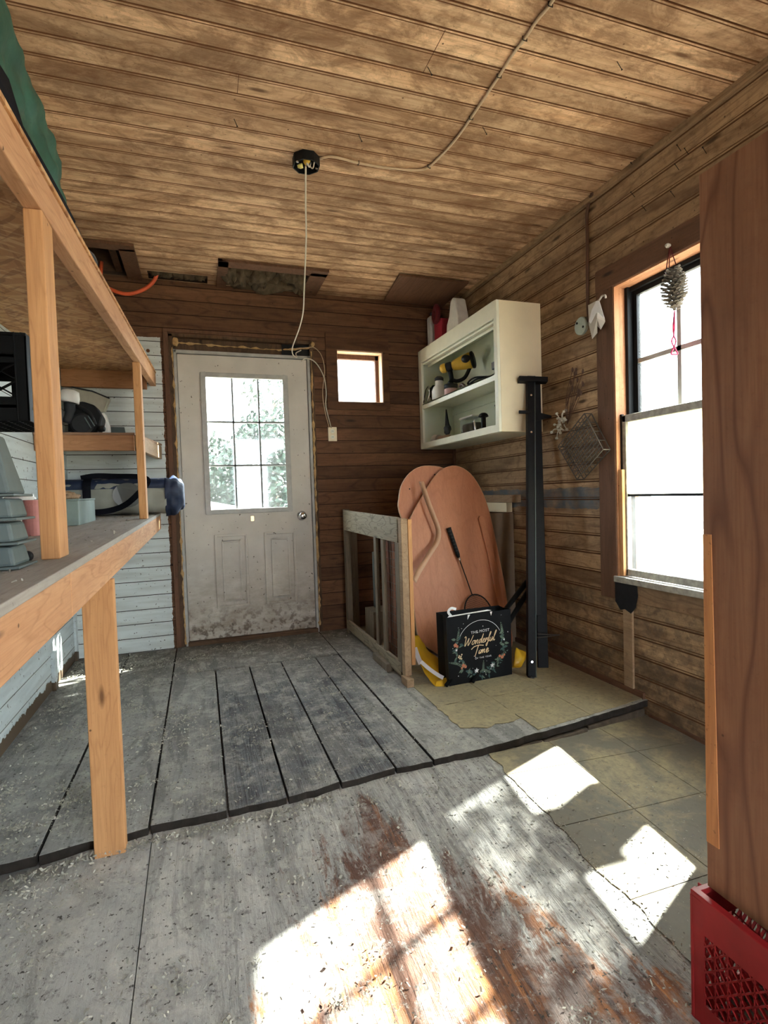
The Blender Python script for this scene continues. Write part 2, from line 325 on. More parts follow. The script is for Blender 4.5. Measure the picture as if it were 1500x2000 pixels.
# ---------------------------------------------------------------- mesh tools
class MB:
    def __init__(s): s.v = []; s.f = []; s.mi = []
    def add(s, vs, fs, mi=0):
        o = len(s.v); s.v += [Vector(v) for v in vs]; s.f += [tuple(i+o for i in f) for f in fs]; s.mi += [mi]*len(fs); return s
    def box(s, x0, x1, y0, y1, z0, z1, mi=0, mat=None):
        vs = [Vector((x, y, z)) for x in (x0, x1) for y in (y0, y1) for z in (z0, z1)]
        if mat: vs = [mat @ v for v in vs]
        return s.add(vs, [(0,1,3,2),(4,6,7,5),(0,4,5,1),(2,3,7,6),(0,2,6,4),(1,5,7,3)], mi)
    def hexa(s, p, mi=0):                  # p: 4 bottom + 4 top
        return s.add(p, [(3,2,1,0),(4,5,6,7),(0,1,5,4),(1,2,6,5),(2,3,7,6),(3,0,4,7)], mi)
    def bar(s, a, b, w, h, up=(0,0,1), mi=0):
        a, b = Vector(a), Vector(b); d = (b-a).normalized(); r = d.cross(Vector(up)).normalized(); u = r.cross(d)
        P = [q + r*(i*w/2) + u*(j*h/2) for q in (a, b) for i, j in ((-1,-1),(1,-1),(1,1),(-1,1))]
        return s.hexa(P, mi)
    def tube(s, pts, r, n=8, mi=0, cap=True):
        pts = [Vector(p) for p in pts]; m = len(pts)
        rs = r if isinstance(r, (list, tuple)) else [r]*m
        t0 = (pts[1]-pts[0]).normalized(); ref = Vector((0,0,1)) if abs(t0.z) < .9 else Vector((1,0,0))
        nrm = t0.cross(ref).normalized(); V = []
        for i, p in enumerate(pts):
            t = (pts[min(i+1, m-1)]-pts[max(i-1, 0)]).normalized()
            nrm = (nrm - t*nrm.dot(t)).normalized(); bn = t.cross(nrm)
            V += [p + (nrm*math.cos(2*math.pi*k/n)+bn*math.sin(2*math.pi*k/n))*rs[i] for k in range(n)]
        Fc = [(i*n+k, i*n+(k+1)%n, (i+1)*n+(k+1)%n, (i+1)*n+k) for i in range(m-1) for k in range(n)]
        if cap: Fc += [tuple(range(n-1, -1, -1)), tuple(range((m-1)*n, m*n))]
        return s.add(V, Fc, mi)
    def lathe(s, prof, o=(0,0,0), ax=(0,0,1), n=20, mi=0):
        o = Vector(o); ax = Vector(ax).normalized(); r = ax.cross(Vector((0,1,0)) if abs(ax.y) < .9 else Vector((1,0,0))).normalized(); q = ax.cross(r)
        V = [o + ax*h + (r*math.cos(2*math.pi*k/n)+q*math.sin(2*math.pi*k/n))*rad for rad, h in prof for k in range(n)]
        Fc = [(i*n+k, i*n+(k+1)%n, (i+1)*n+(k+1)%n, (i+1)*n+k) for i in range(len(prof)-1) for k in range(n)]
        Fc += [tuple(range(n-1, -1, -1)), tuple(range((len(prof)-1)*n, len(prof)*n))]
        return s.add(V, Fc, mi)
    def prism(s, poly, off, mi=0):         # poly 3d points, extruded by off
        n = len(poly); P = [Vector(p) for p in poly]; off = Vector(off)
        return s.add(P+[p+off for p in P], [tuple(range(n-1, -1, -1)), tuple(range(n, 2*n))]+[(i, (i+1)%n, n+(i+1)%n, n+i) for i in range(n)], mi)
    def blob(s, c, r, amp=.15, fr=3, n=20, m=12, mi=0, sq=1.0):
        c = Vector(c); V = []
        sg = lambda a: math.copysign(abs(a)**sq, a)
        for i in range(m+1):
            th = math.pi*i/m
            for k in range(n):
                ph = 2*math.pi*k/n
                d = Vector((sg(math.sin(th))*sg(math.cos(ph)), sg(math.sin(th))*sg(math.sin(ph)), sg(math.cos(th))))
                p = Vector((d.x*r[0], d.y*r[1], d.z*r[2]))
                k2 = 1+amp*mnoise.noise((p+c)*fr/max(r))
                V.append(c+p*k2)
        Fc = [(i*n+k, (i+1)*n+k, (i+1)*n+(k+1)%n, i*n+(k+1)%n) for i in range(m) for k in range(n)]
        return s.add(V, Fc, mi)
    def build(s, name, mats, parent=None, smooth=False, bevel=0.0, sub=0, recalc=True):
        o3 = Vector(parent['_loc']) if parent and '_loc' in parent else Vector((0,0,0))
        me = bpy.data.meshes.new(name); me.from_pydata([v-o3 for v in s.v], [], s.f)
        if not isinstance(mats, (list, tuple)): mats = [mats]
        for m in mats: me.materials.append(m)
        for p, i in zip(me.polygons, s.mi): p.material_index = i; p.use_smooth = smooth
        import bmesh
        bm = bmesh.new(); bm.from_mesh(me); bmesh.ops.remove_doubles(bm, verts=bm.verts, dist=1e-6)
        recalc and bmesh.ops.recalc_face_normals(bm, faces=bm.faces); bm.to_mesh(me); bm.free()
        o = bpy.data.objects.new(name, me); C.objects.link(o)
        if parent: o.parent = parent; o['_loc'] = tuple(o3)
        if bevel:
            b = o.modifiers.new('b', 'BEVEL'); b.width = bevel; b.segments = 2; b.limit_method = 'ANGLE'
        if sub:
            b = o.modifiers.new('s', 'SUBSURF'); b.levels = sub; b.render_levels = sub
        return o
def sm(pts, k=6):                           # Catmull-Rom through points
    P = [Vector(p) for p in pts]; P = [P[0]*2-P[1]]+P+[P[-1]*2-P[-2]]; out = []
    for i in range(1, len(P)-2):
        a, b, c, d = P[i-1:i+3]
        for j in range(k):
            t = j/k
            out.append(.5*((2*b)+(c-a)*t+(2*a-5*b+4*c-d)*t*t+(3*b-a-3*c+d)*t**3))
    return out+[P[-2]]
def tag(o, label, cat, group=None, kind=None):
    o['label'] = label; o['category'] = cat
    if group: o['group'] = group
    if kind: o['kind'] = kind
    return o
def thing(name, label, cat, loc, group=None):
    o = bpy.data.objects.new(name, None); o.empty_display_size = .05; C.objects.link(o)
    o.location = loc; o['_loc'] = tuple(loc); return tag(o, label, cat, group)
def struct(o): o['kind'] = 'structure'; return o
def sroot(name, loc):
    o = bpy.data.objects.new(name, None); o.empty_display_size = .05; C.objects.link(o); o.location = loc; o['_loc'] = tuple(loc); return struct(o)
def panel(mb, P, u0, u1, v0, v1, pitch=.097, dep=.006, bead=True):
    """tongue and groove boards: P(u, v, d) -> point, d is depth into the wall"""
    k0 = math.ceil((v0+.006)/pitch); vs = [(v0, 0, 0)]
    k = k0
    while k*pitch < v1-.02:
        g = k*pitch
        w = .0035 if bead else .0022
        vs += [(g-w, 0, 1), (g-.001, dep, 1), (g+.001, dep, 1), (g+w, 0, 0)]
        if bead: vs += [(g+.010, 0, 1), (g+.012, .003, 1), (g+.014, 0, 0)]
        k += 1
    vs.append((v1, 0, 0)); pr = [(v, d) for v, d, _ in vs if True]
    V = []; Fc = []; mi = []
    for v, d in pr: V += [P(u0, v, d), P(u1, v, d)]
    for i in range(len(pr)-1):
        Fc.append((2*i, 2*i+1, 2*i+3, 2*i+2)); mi.append(1 if vs[i][2] else 0)
    o = len(mb.v); mb.v += [Vector(q) for q in V]; mb.f += [tuple(j+o for j in f) for f in Fc]; mb.mi += mi
# ================================================================ SETTING
# ceiling with openings at the back
mb = MB(); P = lambda u, v, d: (u, v, H+d)
holes = [(-.70, -.40, 3.60, 4.053), (-.27, .11, 3.91, 4.04), (.235, .77, 3.69, 4.035)]
def cells(r, hs):
    x0, x1, y0, y1 = r
    if not hs: return [r]
    a, b, c, d = hs[0]; out = []
    if b <= x0 or a >= x1 or d <= y0 or c >= y1: return cells(r, hs[1:])
    if a > x0: out += cells((x0, a, y0, y1), hs[1:])
    if b < x1: out += cells((b, x1, y0, y1), hs[1:])
    A, B = max(a, x0), min(b, x1)
    if c > y0: out += cells((A, B, y0, c), hs[1:])
    if d < y1: out += cells((A, B, d, y1), hs[1:])
    return out
for r in cells((XL-.02, XR+.02, YF, D+.02), holes): panel(mb, P, *r)
struct(mb.build('ceiling', [M['ceil'], plain('reddish_groove_stain', (.19,.085,.038), .9)]))
m = MB()
for r in cells((XL-.1, XR+.1, YF-.1, D+.1), holes): m.box(r[0], r[1], r[2], r[3], H+.012, H+.03)
m.box(XL-.25, XR+.25, YF-.2, D+.3, H+.34, H+.38)
for y in (3.3, D+.12): m.box(XL-.1, XR+.1, y, y+.03, H+.03, H+.35)
struct(m.build('ceiling', M['void']))
# back wall
mb = MB(); P = lambda u, v, d: (u, D+d, v)
for r in cells((XL, XR, -.03, H), [(-.165, .85, -.03, 2.19), (1.03, 1.40, 1.75, 2.145)]): panel(mb, P, *r, bead=False)
struct(mb.build('wall_back', [M['back'], plain('dark_groove', (.022,.010,.006), .95)]))
struct(MB().lathe([(.012, 0), (.012, .002)], at(289, 685, 'Y', D-.0015), (0,-1,0), 18).build('wall_back', M['groove']))
m = MB()
for r in cells((XL-.15, XR+.15, -.45, H+.4), [(-.165, .85, -.03, 2.19), (1.03, 1.40, 1.75, 2.145)]): m.box(r[0], r[1], D+.008, D+.12, r[2], r[3])
struct(m.build('wall_back', M['darkwoodx']))
# left wall
mb = MB(); P = lambda u, v, d: (XL-d, u, v); panel(mb, P, YF, D, S-.1, H, bead=False)
struct(mb.build('wall_left', [M['left'], M['wgroove']]))
struct(MB().box(XL-.12, XL-.008, YF, D+.1, -.45, H+.35).build('wall_left', M['darkwood']))
# right wall
WY0, WY1, WZ0, WZ1 = 1.44, 2.225, .575, 2.04
mb = MB(); P = lambda u, v, d: (XR+d, u, v)
for r in cells((YF, D, S-.05, H), [(WY0, WY1, WZ0, WZ1)]): panel(mb, P, *r)
struct(mb.build('wall_right', [M['right'], M['groove']]))
m = MB()
for r in cells((YF, D+.1, -.45, H+.35), [(WY0, WY1, WZ0, WZ1)]): m.box(XR+.008, XR+.13, r[0], r[1], r[2], r[3])
struct(m.build('wall_right', M['darkwood']))
# front wall behind the viewer, with the doorway the photograph was taken from
m = MB()
for r in cells((XL-.12, XR+.13, -.45, H+.3), [(.55, 1.60, -.12, 2.05)]): m.box(r[0], r[1], YF-.1, YF, r[2], r[3])
struct(m.build('wall_front', M['darkwood']))
# upper floor planks
def stepY(x): 
    pts = [(-.83, 1.80), (-.24, 1.85), (.22, 1.86), (.61, 1.90), (1.0, 1.915), (1.45, 1.96), (2.02, 2.05)]
    for (a, b), (c, d) in zip(pts, pts[1:]):
        if x <= c: return b+(d-b)*(x-a)/(c-a)
    return pts[-1][1]
seams = [XL-.01, -.50, -.197, .045, .245, .44, .66, .815, XR+.01]
m = MB()
for i in range(len(seams)-1):
    a, b = seams[i]+.0035, seams[i+1]-.0035; n = max(3, int((b-a)/.03)); top = []
    zj = random.uniform(-.004, .002) if i < 7 else 0
    for k in range(n+1):
        x = a+(b-a)*k/n
        top.append((x, stepY(x)+.009*mnoise.noise(Vector((x*9, i*3.1, 0)))+.008*mnoise.noise(Vector((x*40, 2, 0)))))
    yb = 3.42 if 2 <= i <= 6 else D+.02
    V = [(x, y, zj) for x, y in top]+[(b, yb, zj), (a, yb, zj)]
    q = len(V); o4 = len(m.v); m.prism(V, (0, 0, -.032), 1); m.mi[-(q+2)] = 0
m.box(-.197+.004, .812, 3.428, D+.1, -.03, .003, 0)
m.box(XL, XR, 3.40, 3.44, -.06, -.034)
struct(m.build('floor', [M['floor_up'], M['plankend']], bevel=.003))
m = MB(); Vt = []
for k in range(41):
    x = XL+(XR-XL)*k/40; Vt.append((x, stepY(x)+.03+.012*mnoise.noise(Vector((x*14, 5, 1))), -.034))
m.prism(Vt+[(XR, 4.1, -.034), (XL, 4.1, -.034)], (0, 0, -.2))
struct(m.build('floor', M['concrete']))
# layered broken edge of the step on the right
m = MB()
for (x0, x1, z0, z1, dy) in ((.98, 1.34, -.065, -.036, .0), (1.345, 1.60, -.085, -.04, -.006), (1.61, 1.99, -.09, -.038, .004)):
    n = 8; L = []
    for k in range(n+1):
        x = x0+(x1-x0)*k/n; L.append((x, stepY(x)-.004+dy+.006*mnoise.noise(Vector((x*22, 1, 7))), z1))
    m.prism(L+[(x1, stepY(x1)+.05, z1), (x0, stepY(x0)+.05, z1)], (0, 0, z0-z1))
struct(m.build('trim_1', M['concrete'], bevel=.006))
# lower floor
def hgrid(m, x0, x1, y0, y1, nx, ny, dz=0, left=None, right=None, front=None):
    V = []
    for j in range(ny+1):
        for i in range(nx+1):
            x, y = x0+(x1-x0)*i/nx, y0+(y1-y0)*j/ny
            if left and i == 0: x += left(y)
            V.append((x, y, zl(x, y)+dz))
    m.add(V, [(j*(nx+1)+i, j*(nx+1)+i+1, (j+1)*(nx+1)+i+1, (j+1)*(nx+1)+i) for j in range(ny) for i in range(nx)])
m = MB()
hgrid(m, XL-.02, -.190, YF-.1, 2.15, 14, 90); hgrid(m, -.187, XR+.02, YF-.1, 2.15, 50, 90)
o = struct(m.build('floor', M['floor_low'], recalc=False)); md = o.modifiers.new('s', 'SOLIDIFY'); md.thickness = .02; md.offset = -1
# vinyl tiles
def jag(pts, s=.012):
    out = []
    for i in range(len(pts)):
        a, b = Vector(pts[i]), Vector(pts[(i+1)%len(pts)])
        n = max(2, int((b-a).length/.03))
        for k in range(n):
            p = a.lerp(b, k/n); out.append((p.x+s*mnoise.noise(Vector((p.x*20, p.y*20, 3))), p.y+s*mnoise.noise(Vector((p.x*20, p.y*20, 9)))))
    return out
m = MB(); g = .0015
xs = [1.036, 1.335, 1.64, XR-.002]; ys = [2.07, 2.375, 2.68, 2.985, 3.29, 3.6, D]
for i in range(3):
    for j in range(6):
        x0, x1, y0, y1 = xs[i]+g, xs[i+1]-g, ys[j]+g, ys[j+1]-g
        q = .0
        if i == 0 and j == 0: poly = jag([(x0+.0, y0+.04), (x0+.10, y0+.0), (x0+.16, y0+.02), (x0+.25, y0-.0), (x1, y0+.03), (x1, y1), (x0, y1)], .02)
        elif j == 0: poly = jag([(x0, stepY(x0)+.02), (x1, stepY(x1)+.02), (x1, y1), (x0, y1)], .006)
        else: poly = [(x0, y0), (x1, y0), (x1, y1), (x0, y1)]
        m.prism([(x, y, .0035) for x, y in poly], (0, 0, -.0032))
struct(m.build('floor', M['tile'])); m = MB()
ys = [2.06, 1.765, 1.46, 1.155, .85, .545, .24, -.065, -.37]; xs = [1.06, 1.366, 1.672, XR-.002]
for i in range(3):
    for j in range(8):
        x0, x1, y1, y0 = xs[i]+g, xs[i+1]-g, ys[j]-g, ys[j+1]+g
        if j == 0: y1 = stepY((x0+x1)/2)+.03
        hgrid(m, x0, x1, y0, y1, 14, 14, .0035, left=(lambda y: .012*mnoise.noise(Vector((y*20, 1, 3)))+.02*mnoise.noise(Vector((y*5, 1, 3)))) if i == 0 else None)
o = struct(m.build('floor', M['tile'], recalc=False)); md = o.modifiers.new('s', 'SOLIDIFY'); md.thickness = .003; md.offset = -1

# baseboard strip at right wall, ceiling corner moulding, corner battens
m = MB(); m.box(XR-.012, XR, YF, 2.03, S, S+.05); m.box(XR-.014, XR, 2.06, D, 0, .03)
struct(m.build('baseboard_right', M['casingy']))
m = MB().bar((XR-.012, YF, H-.014), (XR-.012, D, H-.014), .024, .03)
struct(m.build('trim_2', M['right'], bevel=.004))
struct(MB().box(XR-.02, XR, D-.02, D, .9, 1.39).build('trim_3', M['casing']))
struct(MB().box(XL, XL+.014, D-.05, D, .0, .9).build('trim_4', M['left'], bevel=.002))
struct(MB().box(XL+.0, XL+.02, 3.42, 3.475, -.01, .21).build('trim_5', M['left'], bevel=.002))
struct(MB().box(.826, .828, 1.655, 1.843, H-.0008, H+.003).box(.193, .195, 2.040, 2.134, H-.0008, H+.003).box(.826-.53, .828-.53, 1.07, 1.164, H-.0008, H+.003).build('ceiling', M['groove']))
# frame boards round the ceiling openings
m = MB(); z0 = H-.018
m.box(.17, .235, 3.60, 4.05, z0, H-.001); m.box(.77, .885, 3.64, 4.05, z0, H-.001); m.box(.17, .885, 3.60, 3.69, z0, H-.001)
struct(m.build('trim_6', M['casing'], bevel=.002))
m = MB(); m.box(-.40, -.31, 3.57, 4.05, z0, H-.001); m.box(-.70, -.31, 3.52, 3.60, z0, H-.001)
struct(m.build('trim_7', M['casing'], bevel=.002))
m = MB(); m.hexa([(1.41, 3.99, H-.03), (1.36, 3.53, H-.02), (1.90, 3.54, H-.02), (1.90, 3.99, H-.04), (1.41, 3.99, H-.012), (1.36, 3.53, H-.006), (1.90, 3.54, H-.006), (1.90, 3.99, H-.022)])
tag(m.build('ceiling_patch_board', M['casingy']), 'loose brown patch board sagging from the ceiling above the white cabinet', 'board')
# joists and insulation over the openings
m = MB()
for x in (-.45, .16, .80, 1.5): m.box(x-.02, x+.02, 3.3, D+.1, H+.03, H+.17)
struct(m.build('ceiling', M['darkwood']))
m = MB()
for i in range(9): m.blob((.26+.06*i, 3.70+.1*random.random()+.05*(i%3)+.1, H+.06+.05*random.random()), (.075, .16, .10), .5, 5, 18, 12)
m.blob((.5, 4.0, H+.05), (.34, .07, .08), .5, 7, 24, 12)
tag(m.build('insulation', M['insul'], smooth=True), 'grey fibre insulation bulging in the framed ceiling opening above the door', 'insulation', kind='stuff')
m = MB()
for i in range(5): m.blob((-.22+.07*i, 3.98, H+.035), (.05, .05, .04), .5, 5)
tag(m.build('insulation', M['insul'], smooth=True), 'grey nest fibre in the small ceiling slot beside the orange hose', 'insulation', kind='stuff')
# ---------------------------------------------------------------- door
dr = sroot('door_1', (.342, 4.08, 0))
L0, L1, Z0, Z1 = .045, .64, .94, 1.925
m = MB()
for r in cells((-.112, .797, .035, 2.058), [(L0, L1, Z0, Z1)]): m.box(r[0], r[1], 4.062, 4.105, r[2], r[3])
m.build('door_slab', M['door'], dr)
m = MB()
for r in cells((L0-.012, L1+.012, Z0-.012, Z1+.012), [(L0+.022, L1-.022, Z0+.022, Z1-.022)]): m.box(r[0], r[1], 4.048, 4.075, r[2], r[3])
m.build('glazing_frame', M['doorframe'], dr, bevel=.004)
m = MB(); gx0, gx1, gz0, gz1 = L0+.022, L1-.022, Z0+.022, Z1-.022
for i in (1, 2):
    x = gx0+(gx1-gx0)*i/3; m.box(x-.006, x+.006, 4.066, 4.094, gz0, gz1)
    z = gz0+(gz1-gz0)*i/3; m.box(gx0, gx1, 4.066, 4.094, z-.006, z+.006)
m.build('muntin', M['muntin'], dr)
MB().box(gx0-.01, gx1+.01, 4.079, 4.082, gz0-.01, gz1+.01).build('glass_pane', M['glassmid'], dr)
for a, b in ((.085, .315), (.435, .665)):
    m = MB()
    for k, (e, w, dp) in enumerate(((0, .016, .013), (.048, .012, .010))):
        x0, x1, z0, z1 = a+e, b-e, .25+e, .78-e
        for r in cells((x0, x1, z0, z1), [(x0+w, x1-w, z0+w, z1-w)]): m.box(r[0], r[1], 4.062-dp, 4.0625, r[2], r[3])
    m.build('raised_panel', M['door'], dr, bevel=.003)
m = MB().lathe([(.036, 0), (.036, .006), (.013, .010), (.013, .03), (.028, .036), (.03, .05), (.024, .062), (.008, .066)], (.72, 4.062, .892), (0, -1, 0), 24)
m.build('doorknob', M['chrome'], dr, smooth=True)
MB().box(.345, .368, 4.058, 4.063, .868, .905).build('latch_plate', M['brass'], dr)
m = MB()
m.box(-.135, -.115, 4.045, 4.12, 0, 2.085); m.box(.800, .820, 4.045, 4.12, 0, 2.085); m.box(-.135, .82, 4.045, 4.12, 2.062, 2.085)
m.build('door_frame', M['doorframe'], dr, bevel=.003)
m = MB(); m.box(-.13, -.095, 4.106, 4.12, 0, 2.08); m.box(.78, .815, 4.106, 4.12, 0, 2.08); m.box(-.13, .815, 4.106, 4.12, 2.04, 2.08); m.box(-.13, .815, 4.106, 4.12, 0, .06); m.build('door_stop', M['doorframe'], dr)
MB().box(-.12, .81, 4.03, 4.12, .0, .033).build('threshold', M['darkwoodx'], dr, bevel=.004)
# rough opening: studs, header, foam
m = MB(); m.box(-.165, -.137, 4.05, 4.13, 0, 2.19); m.box(.822, .85, 4.05, 4.13, 0, 2.19); m.box(-.165, .85, 4.10, 4.14, 2.085, 2.19); m.box(-.165, .85, 4.05, 4.14, 2.175, 2.195)
struct(m.build('trim_8', M['darkwood']))
m = MB(); m.box(-.197, -.166, 4.035, 4.053, 0, 2.20); m.box(-.197, .88, 4.035, 4.053, 2.20, 2.225)
struct(m.build('trim_9', M['casing'], bevel=.003))
def foamline(pts, r, k=14):
    m = MB(); P = []
    for a, b in zip(pts, pts[1:]):
        a, b = Vector(a), Vector(b); n = max(2, int((b-a).length/.022))
        P += [a.lerp(b, i/n) for i in range(n)]
    P.append(Vector(pts[-1]))
    P = [p+Vector((.006*mnoise.noise(p*30), 0, .006*mnoise.noise(p*37))) for p in P]
    m.tube(P, [max(.0015, r*(.55+1.6*mnoise.noise(p*22+Vector((k, 0, 0))))) for p in P], 8); return m
foamline([(-.137, 4.05, .02), (-.139, 4.05, .9), (-.141, 4.05, 2.1)], .009).build('foam_bead', M['foam'], dr, smooth=True)
foamline([(.826, 4.048, .05), (.829, 4.048, 1.0), (.832, 4.048, 2.12)], .010, 3).build('foam_bead', M['foam'], dr, smooth=True)
foamline([(-.12, 4.09, 2.145), (.3, 4.09, 2.135), (.60, 4.09, 2.13), (.83, 4.06, 2.15)], .010, 8).build('foam_bead', M['foam'], dr, smooth=True)
m = MB().blob((-.12, 4.06, 2.14), (.022, .02, .03), .3, 2); m.blob((.845, 4.045, 2.175), (.016, .014, .018), .3, 2)
m.build('foam_lump', M['foam'], dr, smooth=True)
m = MB().box(.62, .82, 4.08, 4.09, 2.088, 2.172)
m.build('black_flashing', M['black'], dr)
# ---------------------------------------------------------------- windows
w2 = sroot('window_2', (1.215, 4.1, 1.75))
m = MB(); x0, x1, z0, z1 = 1.03, 1.40, 1.75, 2.145
m.box(x0-.001, x0+.006, D-.002, D+.13, z0, z1); m.box(x1-.008, x1+.001, D-.002, D+.13, z0, z1); m.box(x0, x1, D-.002, D+.13, z1-.008, z1); m.box(x0, x1, D-.002, D+.13, z0, z0+.006)
m.build('reveal', M['palejamb'], w2)
m = MB(); m.box(x1-.035, x1-.008, D+.08, D+.12, z0, z1-.01); m.box(x0, x1-.008, D+.08, D+.12, z1-.045, z1-.01); m.box(x0+.006, x0+.02, D+.08, D+.12, z0, z1)
m.build('window_frame', M['casing'], w2)
MB().box(x0, x1, D+.098, D+.101, z0, z1).build('glass_pane', M['glass'], w2)
m = MB()
for r in cells((.945, 1.45, 1.69, 2.27), [(x0-.001, x1+.001, z0, z1)]): m.box(r[0], r[1], D-.012, D+.001, r[2], r[3])
m.build('casing', M['backtrim'], w2, bevel=.002)
w1 = sroot('window_1', (XR+.05, 1.83, WZ0))
m = MB(); m.box(XR-.004, XR+.13, WY1-.008, WY1+.001, WZ0, WZ1); m.box(XR-.004, XR+.13, WY0-.001, WY0+.008, WZ0, WZ1)
m.build('side_jamb', M['jamb'], w1)
MB().box(XR-.004, XR+.13, WY0, WY1, WZ1-.008, WZ1+.001).build('head_jamb', M['jamby'], w1)
m = MB(); m.hexa([(XR-.022, WY0-.02, WZ0-.025), (XR-.022, WY1+.01, WZ0-.025), (XR+.15, WY1, WZ0-.035), (XR+.15, WY0-.02, WZ0-.035), (XR-.022, WY0-.02, WZ0+.006), (XR-.022, WY1+.01, WZ0+.006), (XR+.15, WY1, WZ0-.004), (XR+.15, WY0-.02, WZ0-.004)])
m.build('window_sill', M['sashwhite'], w1, bevel=.003)
m = MB(); m.box(XR-.008, XR+.001, WY1, 2.345, .46, 2.155)
m.build('casing', M['casing'], w1, bevel=.003)
m = MB(); m.box(XR-.010, XR+.001, 1.0, 2.345, WZ1, 2.15); m.build('casing', M['casingy'], w1, bevel=.003)
m = MB(); m.box(XR-.010, XR+.001, WY0-.25, WY0, .46, WZ1); m.build('casing', M['casing'], w1, bevel=.003)
m = MB(); m.box(XR-.008, XR+.001, WY0-.2, WY1-.05, .465, WZ0-.025); m.build('apron', M['tanboard'], w1, bevel=.003)
# upper sash, black, two rows of panes
ux0, ux1 = XR+.092, XR+.118; a0, a1, c0, c1 = WY0+.008, WY1-.008, 1.36, WZ1-.008
m = MB()
for r in cells((a0, a1, c0, c1), [(a0+.045, a1-.045, c0+.04, c1-.045)]): m.box(ux0, ux1, r[0], r[1], r[2], r[3])
m.box(XR+.06, XR+.092, a1-.02, a1, WZ0, c1); m.box(XR+.06, XR+.092, a0, a0+.02, WZ0, c1); m.box(XR+.075, XR+.092, a0, a1, c1-.022, c1)
us = m.build('upper_sash', M['black'], w1, bevel=.003)
m = MB()
for y in (1.925, 1.69): m.box(ux0+.004, ux1-.004, y-.011, y+.011, c0+.04, c1-.045)
m.box(ux0+.004, ux1-.004, a0+.04, a1-.04, 1.649, 1.671)
m.build('muntin', M['doorframe'], us)
MB().box(ux0+.011, ux0+.014, a0+.04, a1-.04, c0+.03, c1-.04).build('glass_pane', M['glass'], us)
# lower sash, chipped white over black, one crossbar
lx0, lx1 = XR+.022, XR+.05; b0, b1, e0, e1 = WY0+.01, WY1-.01, WZ0+.008, 1.392
m = MB()
m.box(lx0, lx1, b0, b1, e1-.036, e1); m.box(lx0, lx1, b0, b1, e0, e0+.035)
ls = m.build('lower_sash', M['sashwhite'], w1, bevel=.003)
m = MB(); m.box(lx0, lx1, b1-.034, b1-.001, e0, e1-.002); m.box(lx0, lx1, b0, b0+.034, e0, e1-.002); m.build('sash_stile', M['sashwhite'], ls, bevel=.003)
m = MB(); m.box(lx0-.002, lx0+.012, b1-.010, b1+.006, e0, e1+.006); m.build('black_edge', M['black'], ls)
m = MB(); m.box(lx0+.006, lx1-.006, b0, b1, .984, .996); m.build('muntin', M['black'], ls)
MB().box(lx0+.012, lx0+.015, b0+.02, b1-.03, .99, e1-.02).build('grimy_glass_pane', M['glassdirty'], ls)
MB().box(lx0+.012, lx0+.015, b0+.02, b1-.03, e0+.02, .989).build('glass_pane', M['glass'], ls)
MB().box(XR+.002, XR+.020, WY1-.035, WY1-.009, WZ0+.01, 1.12).build('stop_strip', M['lumber'], w1, bevel=.002)
# tar blot and batten under window
m = MB(); pts = [(2.235,.548),(2.09,.552),(2.085,.50),(2.10,.44),(2.13,.405),(2.17,.42),(2.20,.41),(2.235,.45)]
m.prism([(XR-.010, y, z) for y, z in pts], (-.003, 0, 0)); m.build('tar_patch', M['blot'], w1)
struct(MB().box(XR-.012, XR+.001, 2.125, 2.185, .025, .46).build('trim_10', M['tan'], bevel=.002))
SKY, SUN, EXPO = 6.0, 26.0, 1.6
# ================================================================ WORKBENCH AND SHELVES (left)
zb = lambda y: .888+.017*y
def slope(m, x0, x1, y0, y1, f0, f1, mi=0, xf=None):
    X = xf or (lambda x, y: x)
    m.hexa([(X(x0,y0), y0, f0(y0)), (X(x1,y0), y0, f0(y0)), (X(x1,y1), y1, f0(y1)), (X(x0,y1), y1, f0(y1)),
            (X(x0,y0), y0, f1(y0)), (X(x1,y0), y0, f1(y0)), (X(x1,y1), y1, f1(y1)), (X(x0,y1), y1, f1(y1))], mi)
wb = thing('workbench', 'long fir workbench along the white wall with a dusty grey top', 'workbench', (-.5, 1.6, 0))
m = MB(); slope(m, XL+.004, -.262, -1.0, 4.045, lambda y: zb(y)-.018, zb); m.build('bench_top', M['benchtop'], wb, bevel=.002)
for y0, y1 in ((-1.0, 1.283), (1.286, 4.043)):
    m = MB(); slope(m, -.300, -.264, y0, y1, lambda y: zb(y)-.112, lambda y: zb(y)-.0185); m.build('front_rail', M['lumbery'], wb, bevel=.003)
m = MB(); m.box(-.345, -.258, 1.795, 1.833, zl(-.3, 1.8)-.002, zb(1.8)-.113); m.build('leg', M['lumber'], wb, bevel=.003)
m = MB(); m.box(XL+.004, -.302, 3.99, 4.028, zb(4)-.11, zb(3.9)-.019); m.build('cross_rail', M['lumberx'], wb, bevel=.003)
m = MB(); slope(m, XL+.003, XL+.04, -1.0, 3.98, lambda y: zb(y)-.11, lambda y: zb(y)-.019); m.build('back_rail', M['lumbery'], wb, bevel=.003)
for y in (.4,):
    m = MB(); m.box(-.353, -.264, y, y+.038, S, zb(y)-.113); m.build('leg', M['lumber'], wb, bevel=.003)
